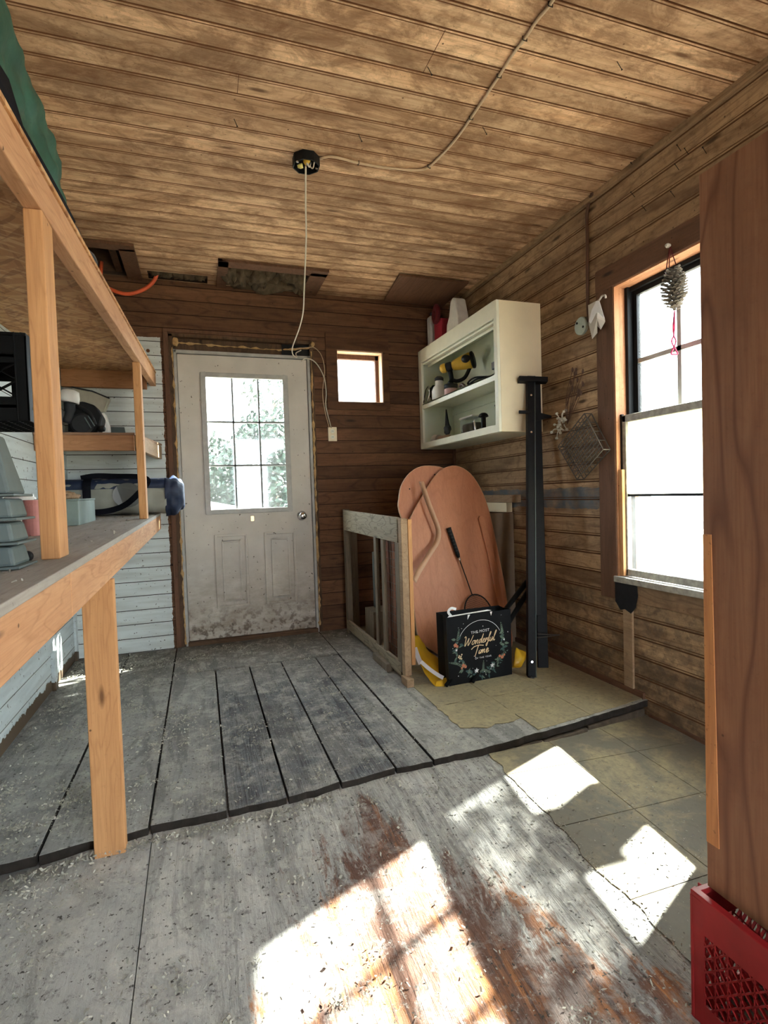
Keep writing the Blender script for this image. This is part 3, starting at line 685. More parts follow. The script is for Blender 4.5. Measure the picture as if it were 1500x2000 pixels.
# overhead shelf
bx = lambda y: -.305+.0198*(y-1.53); bz = lambda y: 1.700+.0496*(y-1.53)
sh = thing('overhead_shelf', 'overhead strand board shelf on fir posts above the workbench', 'shelf', (-.5, 2.0, 1.0))
m = MB(); y0, y1 = -.6, 4.045
m.hexa([(bx(y0)-.038, y0, bz(y0)), (bx(y0), y0, bz(y0)), (bx(y1), y1, bz(y1)), (bx(y1)-.038, y1, bz(y1)),
        (bx(y0)-.038, y0, bz(y0)+.088), (bx(y0), y0, bz(y0)+.088), (bx(y1), y1, bz(y1)+.088), (bx(y1)-.038, y1, bz(y1)+.088)])
m.build('front_beam', M['lumbery'], sh, bevel=.003)
m = MB(); m.hexa([(XL+.003, y0, bz(y0)+.0885), (bx(y0)+.004, y0, bz(y0)+.0885), (bx(y1)+.004, y1, bz(y1)+.0885), (XL+.003, y1, bz(y1)+.0885),
        (XL+.003, y0, bz(y0)+.100), (bx(y0)+.004, y0, bz(y0)+.100), (bx(y1)+.004, y1, bz(y1)+.100), (XL+.003, y1, bz(y1)+.100)])
m.build('deck_panel', M['osb'], sh)
m = MB(); m.box(XL+.003, -.31, 3.985, 4.02, 1.795, bz(3.98)+.088); m.build('cross_joist', M['lumberx'], sh, bevel=.003)
m = MB(); m.hexa([(-.345, 1.40, zb(1.4)), (-.307, 1.40, zb(1.4)), (-.307, 1.489, zb(1.45)), (-.345, 1.489, zb(1.45)), (-.345, 1.40, bz(1.4)), (-.307, 1.40, bz(1.4)), (-.307, 1.489, bz(1.40)), (-.345, 1.489, bz(1.40))])
m.build('post', M['lumber'], sh, bevel=.003)
m = MB(); m.hexa([(-.314, 3.18, zb(3.18)), (-.276, 3.18, zb(3.18)), (-.276, 3.269, zb(3.2)), (-.314, 3.269, zb(3.2)), (-.314, 3.18, bz(3.18)), (-.276, 3.18, bz(3.18)), (-.276, 3.269, bz(3.18)), (-.314, 3.269, bz(3.18))])
m.build('post', M['lumber'], sh, bevel=.003)
# middle shelf
ms = thing('corner_shelf', 'small brown board shelf in the corner between bench and overhead shelf', 'shelf', (-.55, 3.7, 1.32))
m = MB(); m.hexa([(XL+.003, 3.30, 1.408), (-.33, 3.30, 1.408), (-.235, 4.045, 1.418), (XL+.003, 4.045, 1.418), (XL+.003, 3.30, 1.42), (-.33, 3.30, 1.42), (-.235, 4.045, 1.43), (XL+.003, 4.045, 1.43)])
m.build('shelf_board', M['shelfboard'], ms)
m = MB(); m.box(XL+.003, -.335, 3.305, 3.343, 1.322, 1.408); m.build('front_rail', M['lumberx'], ms, bevel=.003)
m = MB(); m.bar((-.318, 3.35, 1.366), (-.255, 4.04, 1.368), .036, .086); m.build('side_rail', M['tan'], ms, bevel=.003)
# milk crate builder --------------------------------------------------------
def crate(name, label, mat, x0, x1, y0, y1, z0, z1, diag=False, cat='crate'):
    r = thing(name, label, cat, ((x0+x1)/2, (y0+y1)/2, z0))
    t = .006; h = z1-z0
    m = MB()
    for r4 in cells((x0, x1, y0, y1), [(x0+.014, x1-.014, y0+.014, y1-.014)]): m.box(r4[0], r4[1], r4[2], r4[3], z1-.012, z1)
    m.build('rim', mat, r, bevel=.002)
    for cx, sx in ((x0, 1), (x1, -1)):
        for cy, sy in ((y0, 1), (y1, -1)):
            m = MB()
            m.box(min(cx, cx+sx*.034), max(cx, cx+sx*.034), min(cy, cy+sy*t), max(cy, cy+sy*t), z0, z1-.01)
            m.box(min(cx, cx+sx*t), max(cx, cx+sx*t), min(cy, cy+sy*.034), max(cy, cy+sy*.034), z0, z1-.01)
            for q in (0, 1): m.box(min(cx+sx*.034, cx+sx*.030), max(cx+sx*.034, cx+sx*.030), min(cy, cy-sy*.004), max(cy, cy-sy*.004)+.004, z0, z1)
            m.build('corner_column', mat, r, bevel=.0015)
    for axis in ('x', 'y'):
        for side in (0, 1):
            m = MB(); A, B = (y0+.03, y1-.03) if axis == 'x' else (x0+.03, x1-.03)
            def pp(u, z, d):
                if axis == 'x': return ((x0+d) if side == 0 else (x1-d), u, z)
                return (u, (y0+d) if side == 0 else (y1-d), z)
            def rib(u0, za, u1, zb_, w=.004):
                a = Vector(pp(u0, za, .003)); b = Vector(pp(u1, zb_, .003))
                m.bar(a, b, w, .006, (1,0,0) if axis == 'x' else (0,1,0))
            def slab(u0, u1, za, zb_, d0=0.0, d1=.005):
                p = [pp(u0,za,d0), pp(u1,za,d0), pp(u1,za,d1), pp(u0,za,d1), pp(u0,zb_,d0), pp(u1,zb_,d0), pp(u1,zb_,d1), pp(u0,zb_,d1)]; m.hexa(p)
            slab(A, B, z1-.078, z1-.010); slab(A, B, z0, z0+.05)
            if diag:
                slab((A+B)/2-.03, (A+B)/2+.03, z0, z1-.07) if False else None
                n = 3; st = (B-A)/n; za, ze = z0+.075, z1-.095
                slab(A, B, z0+.04, za); slab(A, B, ze, z1-.07)
                for i in range(n):
                    slab(A+i*st-.014, A+i*st+.014, za, ze)
                    u0, u1 = A+i*st, A+(i+1)*st
                    for q in range(2):
                        c0, c1 = za+(ze-za)*q/2, za+(ze-za)*(q+1)/2
                        rib(u0, c0, u1, c1); rib(u0, c1, u1, c0)
            else:
                za, ze = z0+.05, z1-.078; n = 9
                for i in range(1, n): rib(A+(B-A)*i/n, za, A+(B-A)*i/n, ze, .003)
                for i in range(-4, 13):
                    u0 = A+(B-A)*i/9; u1 = u0+(ze-za)
                    ca, cb = max(A, u0), min(B, u1)
                    if cb > ca:
                        rib(ca, za+(ca-u0), cb, za+(cb-u0), .003); rib(ca, ze-(ca-u0), cb, ze-(cb-u0), .003)
            m.build('side_grid', mat, r)
    m = MB(); n = 10
    for i in range(n+1):
        x = x0+.004+(x1-x0-.008)*i/n; m.box(x-.002, x+.002, y0+.002, y1-.002, z0, z0+.005)
        y = y0+.004+(y1-y0-.008)*i/n; m.box(x0+.002, x1-.002, y-.002, y+.002, z0, z0+.005)
    m.build('base_grid', mat, r)
    return r
# stacked upside down planters, black crate on top
lab = ['grey-green pot at the bottom of the upside-down stack on the bench', 'grey-green pot second from the bottom of the upside-down stack',
       'grey-green pot third from the bottom of the upside-down stack', 'grey-green pot topmost of the upside-down stack on the bench']
def planter(x0, x1, y0, y1, z, h, cut, label):
    r = thing('plant_pot', label, 'pot', ((x0+x1)/2, (y0+y1)/2, z), 'pots nested upside down on the bench')
    m = MB(); k = cut/h; tp = .030
    def ring(e, zz): return [(x0+e, y0+e, zz), (x1-e, y0+e, zz), (x1-e, y1-e, zz), (x0+e, y1-e, zz)]
    m.hexa(ring(.006, z+.005)+ring(.006+tp*k, z+cut)); m.build('pot_body', M['greenbin'], r, bevel=.006)
    m = MB(); m.hexa(ring(-.004, z)+ring(-.004, z+.005)); m.build('rim', M['greenbin'], r, bevel=.0015)
    return r
zz = zb(1.3)
for i in range(3): planter(-.50, -.345, 1.235, 1.355, zz+.001, .19, .044, lab[i]); zz += .048
planter(-.50, -.347, 1.235, 1.355, zz+.001, .14, .125, lab[3])
tag(MB().box(-.815, -.665, 2.02, 2.27, zb(2.2)+.003, 1.30).build('storage_bin', M['blackcrate'], bevel=.01), 'tall black bin on the bench holding up the black milk crate', 'bin')
crate('milk_crate', 'black plastic milk crate with diamond lattice at the left edge above the bench', M['blackcrate'], -.815, -.500, 1.99, 2.30, 1.303, 1.58, True)
# tubs behind the near post
def tub(name, label, mat, c, r0, r1, h, cat):
    t = thing(name, label, cat, c); cx, cy, cz = c
    m = MB().lathe([(r0, 0), (r1*.97, h-.012), (r1, h-.012), (r1, h), (r1-.004, h), (r0-.003, .004)], c, (0,0,1), 28); m.build('tub_body', mat, t, smooth=False, bevel=.001)
    m = MB()
    for k in range(28):
        a, b = 2*math.pi*k/28, 2*math.pi*(k+1)/28
    m.lathe([(r1-.002, h-.02), (r1+.006, h-.02), (r1+.006, h-.012), (r1-.002, h-.012)], c, (0,0,1), 28); m.build('rim', mat, t)
    return t
tub('plastic_tub', 'white plastic tub with flared rim behind the grey-green planters', M['white'], (-.655, 2.42, zb(2.42)), .036, .046, .150, 'tub')
tub('plastic_tub', 'pink plastic tub standing behind the near shelf post', M['pink'], (-.563, 2.26, zb(2.26)), .050, .040, .128, 'tub')
t = thing('rubber_ball', 'small shiny black ball at the foot of the near shelf post', 'ball', (-.365, 1.375, zb(1.38)+.012))
MB().blob((-.365, 1.375, zb(1.38)+.0125), (.0125,)*3, 0, 1, 20, 14).build('ball_body', M['black'], t, smooth=True)
bpy.data.objects.remove(t) if False else None
# tin box on bench
b = thing('tin_box', 'closed grey-green tin box on the bench behind the near post', 'box', (-.60, 3.0, zb(3)))
m = MB(); m.hexa([(-.66, 2.77, zb(2.9)), (-.524, 2.77, zb(2.9)), (-.538, 3.26, zb(3.2)), (-.675, 3.26, zb(3.2)), (-.66, 2.77, 1.05), (-.524, 2.77, 1.05), (-.538, 3.26, 1.055), (-.675, 3.26, 1.055)])
m.build('box_body', M['boxgreen'], b, bevel=.003)
m = MB(); m.hexa([(-.663, 2.767, 1.050), (-.521, 2.767, 1.050), (-.535, 3.263, 1.055), (-.678, 3.263, 1.055), (-.663, 2.767, 1.058), (-.521, 2.767, 1.058), (-.535, 3.263, 1.063), (-.678, 3.263, 1.063)])
m.build('lid', M['boxgreen'], b, bevel=.002)
tag(MB().blob((-.60, 2.93, 1.073), (.045, .05, .022), .6, 3).build('work_glove', M['tan'], smooth=True), 'crumpled tan glove lying on the grey-green tin box', 'glove')
# long duffel of camping gear
y0 = 3.84; zc = zb(3.84)
dfl = thing('duffel_bag', 'long grey camping duffel with navy ends lying at the back of the bench', 'bag', (-.45, y0, zc))
def duf(xa, xb, rad, mat, name, am=.06, parent=dfl, n=14, fr=1.0):
    m = MB(); V = []; K = 28
    for i in range(n+1):
        x = xa+(xb-xa)*i/n
        for k in range(K):
            a = 2*math.pi*k/K; cy, cz = math.cos(a), math.sin(a)
            e = 1/(abs(cy)**3+abs(cz)**3)**(1/3)
            r = rad(x)*e*(1+am*mnoise.noise(Vector((x*9*fr, cy*1.6*fr, cz*1.6*fr))))
            V.append((x, y0+cy*r*1.0, zc+.118+cz*r))
    m.add(V, [(i*K+k, i*K+(k+1)%K, (i+1)*K+(k+1)%K, (i+1)*K+k) for i in range(n) for k in range(K)]+[tuple(range(K-1,-1,-1)), tuple(range(n*K, n*K+K))])
    return m.build(name, mat, parent, smooth=True)
duf(-.80, -.205, lambda x: .110, M['bagside'], 'bag_body', .10, n=40, fr=1.8)
e1 = duf(-.212, -.098, lambda x: .116*math.sqrt(max(.06, 1-((x+.20)/.112)**4 if x > -.2 else 1)), M['navy'], 'end_cap', .36, n=26, fr=2.4)
m = MB(); V = []
for i in range(13):
    x = -.80+.60*i/12
    for a in (24, 48, 72, 100, 150):
        c, s_ = math.cos(math.radians(-a+180+90-90)), math.sin(math.radians(a))
        cc = -math.cos(math.radians(a)); e = 1/(abs(cc)**3+abs(s_)**3)**(1/3)
        r = .1165*e*(1+.05*mnoise.noise(Vector((x*9, cc*1.6, s_*1.6)))); V.append((x, y0+cc*r, zc+.118+s_*r))
m.add(V, [(i*5+k, i*5+k+1, (i+1)*5+k+1, (i+1)*5+k) for i in range(12) for k in range(4)])
o = m.build('top_flap', M['navy'], dfl, smooth=True)
mod = o.modifiers.new('s', 'SOLIDIFY'); mod.thickness = .004
def surf(x, a, r=.119):
    cc, s_ = -math.cos(math.radians(a)), math.sin(math.radians(a)); e = 1/(abs(cc)**3+abs(s_)**3)**(1/3)
    return Vector((x, y0+cc*r*e, zc+.118+s_*r*e))
def ribbon(m, pts, nr, w, th=.003):
    V = []
    for i, p in enumerate(pts):
        t = (pts[min(i+1, len(pts)-1)]-pts[max(0, i-1)]).normalized(); n = Vector(nr(i)).normalized(); s_ = t.cross(n).normalized()
        V += [p-s_*w/2, p+s_*w/2, p+s_*w/2+n*th, p-s_*w/2+n*th]
    k = len(pts)
    m.add(V, [(4*i+j, 4*i+(j+1)%4, 4*i+4+(j+1)%4, 4*i+4+j) for i in range(k-1) for j in range(4)]+[(3,2,1,0), (4*k-4,4*k-3,4*k-2,4*k-1)])
m = MB(); pts = [surf(-.655, a, .121) for a in range(-40, 100, 12)]; ribbon(m, pts, lambda i: (0,-1,.3), .045)
pts = sm([surf(-.70, 78, .122), surf(-.62, 84, .135), surf(-.50, 80, .130), surf(-.36, 70, .124), surf(-.31, 40, .126), surf(-.37, 5, .126), surf(-.45, -25, .124), surf(-.55, -40, .122), surf(-.68, -44, .121)], 5)
ribbon(m, pts, lambda i: (0,-1,.25), .036); m.build('strap', M['strap'], dfl)
m = MB(); c = surf(-.43, 2, .1185); m.add([surf(-.43+.085*math.cos(q), 4+36*math.sin(q), .1195) for q in [2*math.pi*i/24 for i in range(24)]], [tuple(range(24))]); m.build('mesh_window', M['bagwindow'], dfl)
# things on the corner shelf
zs = 1.421
b = thing('storage_bin', 'tilted beige flat bin leaning behind the black tool on the corner shelf', 'bin', (-.55, 3.95, zs))
P0 = [at(*p, 'Y', 3.93) for p in ((140, 757), (190, 768), (214, 779), (204, 805), (170, 806), (140, 800))]
m = MB().prism(P0, (0, .075, .01)); m.build('bin_body', plain('beige_plastic', (.36,.34,.27), .5), b, bevel=.006)
m = MB().tube([at(140, 756, 'Y', 3.925), at(180, 764, 'Y', 3.925), at(214, 778, 'Y', 3.925)], .005, 6); m.build('dark_rim', M['dgrey'], b)
b = thing('power_tool', 'black power saw lying on the corner shelf', 'power saw', (-.62, 3.62, zs))
m = MB(); m.prism([at(*p, 'Y', 3.60) for p in ((132, 790), (160, 783), (185, 791), (200, 815), (196, 835), (188, 846), (132, 846))], (0, .14, .0)); m.build('housing', M['black'], b, bevel=.012)
m = MB(); c = at(160, 828, 'Y', 3.585); m.lathe([(.062, 0), (.062, .012), (.05, .02), (.012, .022)], c+Vector((0, .012, 0)), (0,-1,0), 26); m.build('blade_guard', M['dgrey'], b, smooth=False)
m = MB().tube(sm([at(150, 795, 'Y', 3.58), at(165, 800, 'Y', 3.56), at(178, 812, 'Y', 3.56), at(186, 830, 'Y', 3.57)], 5), .012, 8); m.build('handle', M['black'], b, smooth=True)
m = MB().bar(at(172, 812, 'Y', 3.548), at(185, 832, 'Y', 3.548), .006, .004, (0,1,0)); m.bar(at(165, 815, 'Y', 3.548), at(178, 836, 'Y', 3.548), .006, .004, (0,1,0)); m.build('grip_rib', M['greenbin'], b)
m = MB().lathe([(.018, 0), (.018, .03), (.01, .035)], at(193, 838, 'Y', 3.57), (1,-.2,.1), 14); m.build('knob', M['black'], b, smooth=True)
b = thing('plastic_jug', 'white plastic jug leaning behind the black saw on the corner shelf', 'jug', at(203, 845, 'Y', 3.82))
m = MB(); m.prism([at(*p, 'Y', 3.78) for p in ((196, 806), (204, 806), (212, 830), (214, 846), (190, 846))], (0, .09, 0)); m.build('jug_body', M['white'], b, bevel=.01)
b = thing('work_lamp', 'white domed lamp head on a dark stem behind the near shelf post', 'lamp', at(132, 846, 'Y', 3.55))
c = at(136, 776, 'Y', 3.55); m = MB().lathe([(.02, .045), (.045, .035), (.052, .0), (.052, -.03), (.046, -.032), (.03, -.02)], c, (.15, 0, 1), 24); m.build('lamp_head', M['white'], b, smooth=True)
m = MB().tube(sm([c+Vector((-.002, 0, -.03)), at(136, 806, 'Y', 3.55), at(130, 826, 'Y', 3.55)], 4), [.03]*4+[.024]*4+[.02], 12); m.lathe([(.04, 0), (.04, .012), (.02, .03)], Vector((at(131, 846, 'Y', 3.55).x, 3.55, zs)), (0,0,1), 18); m.build('stem', M['dgrey'], b, smooth=True)
m = MB(); p = [at(207, 845, 'Y', 3.85), at(245, 845, 'Y', 3.85), at(243, 835, 'Y', 3.9), at(213, 834, 'Y', 3.9)]
m.prism([(q.x, q.y, max(q.z, zs+.003)) for q in p], (0, .006, .003)); tag(m.build('glass_offcut', M['greenbin'], bevel=.001), 'thin grey-green offcut sheet lying right of the saw on the corner shelf', 'offcut')
# bags on the overhead shelf
tb = thing('tarp_bundle', 'long green tarp bundle lying along the overhead shelf', 'tarp', (-.5, 1.2, bz(1.2)+.1))
m = MB(); V = []; n = 110; K = 60
for i in range(n+1):
    y = -.5+2.42*i/n; cen = -.53; e = min(1, (1.92-y)/.25) if y > 1.67 else 1
    rr = .05+.95*math.sqrt(max(0, e*(2-e))); h = (.150-.028*max(0, (y-1.0)))*rr
    for k in range(K):
        a = 2*math.pi*k/K; c, s_ = math.cos(a), math.sin(a); q = 1/(abs(c)**3.2+abs(s_)**3.2)**(1/3.2)
        f = 1+.13*mnoise.noise(Vector((y*3.5, c*1.5, s_*1.5)))+.09*mnoise.noise(Vector((y*11, c*3+y*6, s_*3)))+.035*mnoise.noise(Vector((y*30, c*6, s_*8)))
        V.append((cen+c*q*.19*rr*f+.02, y, bz(y)+.103+h+s_*q*h*(f if s_ > 0 else 1)))
m.add(V, [(i*K+k, (i+1)*K+k, (i+1)*K+(k+1)%K, i*K+(k+1)%K) for i in range(n) for k in range(K)]+[tuple(range(K)), tuple(range(n*K+K-1, n*K-1, -1))])
m.build('tarp_body', M['tarp'], tb, smooth=True)
m = MB(); V = []
for i in range(31):
    y = -.5+2.25*i/30; w = .05+.02*math.sin(y*5)
    w2_ = w*(1.3 if y < 1.25 else .35)
    V += [(bx(y)-.012, y, bz(y)+.104), (bx(y)-.006, y, bz(y)+.104+w2_)]
m.add(V, [(2*i, 2*i+2, 2*i+3, 2*i+1) for i in range(30)])
o = m.build('black_hem', M['strap'], tb, smooth=True); mod = o.modifiers.new('s', 'SOLIDIFY'); mod.thickness = .01; mod.offset = 0
pb = thing('folded_sheet', 'folded blue-black plastic sheet past the end of the green tarp', 'sheet', (-.45, 2.3, bz(2.3)+.1))
for k in range(4):
    m = MB(); V = []
    pts = sm([(-.36-.05*k, 1.86, bz(1.9)+.15+.018*k), (-.345-.03*k, 2.05, bz(2.1)+.165+.012*k), (-.34-.03*k, 2.2, bz(2.2)+.14), (-.35-.03*k, 2.34, bz(2.3)+.120)], 6)
    m.tube(pts, [.022+.012*math.sin(i*.8+k) for i in range(len(pts))], 10); m.build('fold', M['bluegrey'], pb, smooth=True)
b = thing('glass_jar', 'dark glass jar glinting on the far end of the overhead shelf', 'jar', (-.40, 3.0, bz(3)+.1))
m = MB().lathe([(.04, 0), (.045, .01), (.045, .10), (.03, .12)], (-.40, 3.0, bz(3)+.101), (0,0,1), 22); m.build('jar_body', M['dgrey'], b, smooth=True)
m = MB().lathe([(.033, 0), (.033, .018)], (-.40, 3.0, bz(3)+.221), (0,0,1), 22); m.build('lid', M['chrome'], b, smooth=True)
pts = sm([at(190, 545, 'Y', 4.0), at(212, 563, 'Y', 4.0), at(245, 574, 'Y', 4.0), at(275, 568, 'Y', 4.0), at(297, 553, 'Y', 3.99), at(307, 534, 'Y', 3.98), (-.215, 3.985, H+.06)], 6)
pts = [Vector((-.55, 4.0, 2.62)), Vector((-.56, 4.0, 2.53))]+pts
tag(MB().tube(pts, .0125, 12).build('hose', M['orange'], smooth=True), 'orange hose looping out of the ceiling slot at the top of the back wall', 'hose')
# ================================================================ CEILING FITTINGS
jb = thing('junction_box', 'open black junction box with yellow wire connector on the ceiling', 'junction box', (.51, 2.44, H))
cx, cy = .512, 2.445; oc = [(cx+.062*math.cos(math.radians(22.5+45*k)), cy+.062*math.sin(math.radians(22.5+45*k))) for k in range(8)]
ic = [(cx+.057*math.cos(math.radians(22.5+45*k)), cy+.057*math.sin(math.radians(22.5+45*k))) for k in range(8)]
m = MB(); m.add([(x, y, H-.001) for x, y in oc]+[(x, y, H-.042) for x, y in oc]+[(x, y, H-.042) for x, y in ic]+[(x, y, H-.004) for x, y in ic],
    [(k, (k+1)%8, 8+(k+1)%8, 8+k) for k in range(8)]+[(8+k, 8+(k+1)%8, 16+(k+1)%8, 16+k) for k in range(8)]+[(16+k, 16+(k+1)%8, 24+(k+1)%8, 24+k) for k in range(8)]+[tuple(range(24, 32)), tuple(range(7,-1,-1))])
m.build('box_shell', M['black'], jb)
m = MB().lathe([(.012, 0), (.014, .012), (.008, .028)], (cx-.012, cy-.02, H-.038), (.5, -.4, .25), 12); m.build('wire_connector', M['yellow'], jb, smooth=True)
m = MB().lathe([(.010, 0), (.011, .012), (.006, .024)], (cx-.018, cy-.012, H-.045), (-.6, .2, -.1), 12); m.build('wire_connector', plain('pale_yellow_plastic', (.75,.70,.25), .4), jb, smooth=True)
m = MB(); m.tube(sm([(cx+.02, cy, H-.02), (cx+.01, cy-.02, H-.05), (cx-.005, cy-.035, H-.045)], 5), .004, 7); m.tube(sm([(cx+.01, cy+.01, H-.02), (cx+.025, cy-.015, H-.052), (cx+.03, cy-.035, H-.035)], 5), .003, 7); m.build('wire_end', M['cord'], jb, smooth=True)
for dx, dy in ((-.045, -.035), (.045, -.01)):
    m = MB().lathe([(.006, 0), (.006, .004)], (cx+dx, cy+dy, H-.044), (0,0,-1), 10); m.build('screw', M['chrome'], jb)
pts = [(cx+.055, cy-.02, H-.008)]+[tuple(at(x, y, 'Z', H-.006)) for x, y in ((650, 306), (700, 318), (760, 328), (815, 332), (838, 325), (862, 303), (890, 272), (920, 230), (950, 185), (975, 148), (1000, 108), (1025, 75), (1050, 38), (1075, 8), (1110, -45))]+[(1.12, 1.15, H-.006), (1.06, .7, H-.006), (1.1, .1, H-.006), (1.15, -.6, H-.006), (1.15, -1.29, H-.006)]
cb = tag(MB().tube(sm(pts, 4), .0055, 8).build('ceiling_cable', M['cable'], smooth=True), 'tan electric cable stapled across the ceiling to the black box', 'cable'); cb['_loc'] = (0,0,0)
for i in (2, 5, 8, 10, 12, 14):
    p = Vector(pts[i]); d = (Vector(pts[i+1])-Vector(pts[i-1])).normalized(); n = Vector((d.y, -d.x, 0))
    m = MB(); m.tube([p-n*.008+Vector((0,0,.006)), p-n*.008-Vector((0,0,.007)), p+n*.008-Vector((0,0,.007)), p+n*.008+Vector((0,0,.006))], .0016, 5); m.build('staple', M['iron'], cb)
def yl(a, b, n):  # depth runs from the box to the door head
    return a
pts = [(cx-.005, cy-.01, H-.045)]
for x, y, Y in ((597, 400, 2.62), (598, 460, 2.85), (596, 520, 3.1), (594, 570, 3.3), (592, 610, 3.5), (585, 640, 3.68), (577, 662, 3.82), (571, 680, 3.93), (572, 692, 3.98), (580, 698, 4.01), (578, 690, 4.03), (588, 684, 4.06)): pts.append(tuple(at(x, y, 'Y', Y)))
tag(MB().tube(sm(pts, 5), .0042, 7).build('electric_cable', M['cord'], smooth=True), 'thin pale cord hanging from the black ceiling box to the door head', 'cable')
pts = [at(x, y, 'Y', Y) for x, y, Y in ((588, 705, 4.02), (600, 700, 4.02), (617, 709, 4.035), (632, 735, 4.04), (637, 765, 4.04), (636, 790, 4.04), (640, 810, 4.04), (647, 836, 4.045))]
tag(MB().tube(sm(pts, 5), .0042, 7).build('electric_cable', M['cord'], smooth=True), 'thick pale cord curving from the door corner down to the outlet', 'cable')
pts = [at(x, y, 'Y', Y) for x, y, Y in ((577, 681, 4.05), (600, 679, 4.045), (614, 679, 4.04), (628, 695, 4.04), (634, 725, 4.04), (630, 765, 4.04), (634, 800, 4.038), (643, 836, 4.045))]
tag(MB().tube(sm(pts, 5), .003, 7).build('electric_cable', M['cable'], smooth=True), 'thin brown-tan cord curving beside the thick one to the outlet', 'cable')
pl_ = thing('wall_outlet', 'small ivory outlet plate on the brown back wall right of the door', 'outlet', (.976, D, 1.5))
m = MB().box(.942, 1.010, D-.009, D-.001, 1.450, 1.558); m.build('cover_plate', M['cream'], pl_, bevel=.003)
for z in (1.482, 1.526):
    m = MB().lathe([(.016, 0), (.016, .003)], (.976, D-.009, z), (0,-1,0), 18); sk = m.build('socket', M['cabfront'], pl_)
    m = MB().box(.970, .972, D-.0125, D-.011, z-.005, z+.005); m.box(.980, .982, D-.0125, D-.011, z-.005, z+.005); m.build('slot', M['black'], sk)
# nails
def nail(p, d, label):
    t = MB(); a = Vector(p); b = a+Vector(d); t.tube([a, b], .0012, 6); t.lathe([(.003, 0), (.003, .001)], b, Vector(d), 10)
    tag(t.build('nail', M['iron']), label, 'nail', 'bent nails in the right wall and ceiling')
for x, y in ((1240, 385), (1262, 412), (1240, 328), (1380, 300), (1326, 332), (1318, 385), (1330, 295), (1345, 302)):
    nail(at(x, y, 'X', XR), (-.035, -.012, .012), 'thin nail sticking out of the upper right wall')
for x, y in ((835, 130), (457, 232), (700, 262), (1205, 120), (943, 248)):
    p = at(x, y, 'Z', H); nail(p, (.01, -.012, -.035), 'thin nail hanging out of the ceiling boards')
# butt joints in the ceiling
# ================================================================ WHITE CABINET (wall hung, right corner)
cx0, cx1, cy0, cy1, cz0, cz1 = 1.70, XR-.001, 2.835, 4.045, 1.385, 2.162
cab = thing('wall_cabinet', 'open cream metal wall cabinet with one shelf hung in the corner', 'cabinet', (1.85, 3.44, cz0))
m = MB(); m.box(cx0+.018, cx1, cy0, cy0+.012, cz0, cz1); m.build('side_panel', M['cream'], cab, bevel=.002)
m = MB(); m.box(cx0+.018, cx1, cy1-.012, cy1, cz0, cz1); m.build('side_panel', M['cabinet_in'], cab)
m = MB(); m.box(cx0+.018, cx1, cy0+.012, cy1-.012, cz1-.012, cz1); m.build('top_panel', M['cabinet_in'], cab)
m = MB(); m.box(cx0+.018, cx1, cy0+.012, cy1-.012, cz0, cz0+.012); m.build('bottom_panel', M['cabinet_in'], cab)
m = MB(); m.box(cx1-.008, cx1, cy0+.012, cy1-.012, cz0+.012, cz1-.012); m.box(cx1-.02, cx1-.008, cy0+.012, cy1-.012, 1.66, 1.70); m.build('back_panel', M['cabinet_in'], cab)
m = MB()
for r in cells((cy0, cy1, cz0, cz1), [(cy0+.038, cy1-.055, cz0+.045, cz1-.10)]): m.box(cx0, cx0+.018, r[0], r[1], r[2], r[3])
m.build('face_frame', M['cabfront'], cab, bevel=.002)
m = MB(); m.box(cx0+.02, cx0+.05, cy0+.04, cy1-.05, cz1-.115, cz1-.10); m.box(cx0+.06, cx0+.066, cy0+.04, cy1-.05, cz1-.13, cz1-.012); m.build('door_track', M['cabfront'], cab, bevel=.002)
m = MB(); zs1 = 1.738
m.box(cx0+.004, cx1-.02, cy0+.013, cy1-.013, zs1-.012, zs1); m.box(cx0+.004, cx0+.016, cy0+.039, cy1-.056, zs1-.042, zs1); m.build('shelf', M['cabfront'], cab, bevel=.002)
for y in (3.2, 3.9): MB().lathe([(.008, 0), (.008, .004)], (cx1-.012, y, 2.05), (-1,0,0), 12).build('screw_head', M['black'], cab)
# --- contents of the upper shelf
z = zs1+.001
sp = thing('paint_sprayer', 'yellow and black handheld paint sprayer on the upper cabinet shelf', 'paint sprayer', (1.80, 3.55, z))
cL = Vector((1.862, 3.565, z+.236)); ax = Vector((.22, -.18, .05)).normalized()
m = MB().lathe([(.026, -.095), (.036, -.08), (.046, -.04), (.056, .01), (.060, .04), (.054, .065), (.03, .070)], cL, ax, 26); mo = m.build('motor_body', M['yellow'], sp, smooth=True)
m = MB().blob(cL+ax*.03+Vector((-.035, -.030, .006)), (.034, .036, .030), 0, 1, 20, 12); m.build('side_patch', M['dgrey'], mo, smooth=True)
m = MB().lathe([(.056, 0), (.062, .004), (.062, .018), (.05, .024), (.02, .026)], cL+ax*.052, ax, 26); m.build('end_cap', M['black'], mo, smooth=True)
m = MB().lathe([(.024, 0), (.034, .01), (.034, .04), (.026, .05)], cL-ax*.142, ax, 20); m.build('neck_collar', M['dgrey'], sp, smooth=True)
m = MB().lathe([(.018, 0), (.032, .010), (.036, .035), (.030, .045)], cL-ax*.185, ax, 20); m.build('nozzle', M['yellow'], sp, smooth=True)
m = MB().tube(sm([cL-ax*.11+Vector((0, 0, -.03)), cL-ax*.10+Vector((0, 0, -.10)), (1.765, 3.62, z+.09)], 5), .017, 10); m.tube(sm([cL+ax*.04+Vector((0, 0, -.05)), cL+ax*.0+Vector((0, 0, -.11)), cL-ax*.06+Vector((0, 0, -.12)), cL-ax*.11+Vector((0, 0, -.09))], 5), .014, 8); m.build('handle', M['black'], sp, smooth=True)
m = MB().lathe([(.048, 0), (.050, .005), (.050, .045), (.044, .052)], (1.775, 3.62, z), (0,0,1), 24); m.build('canister_lid', M['bpink'], sp, smooth=True)
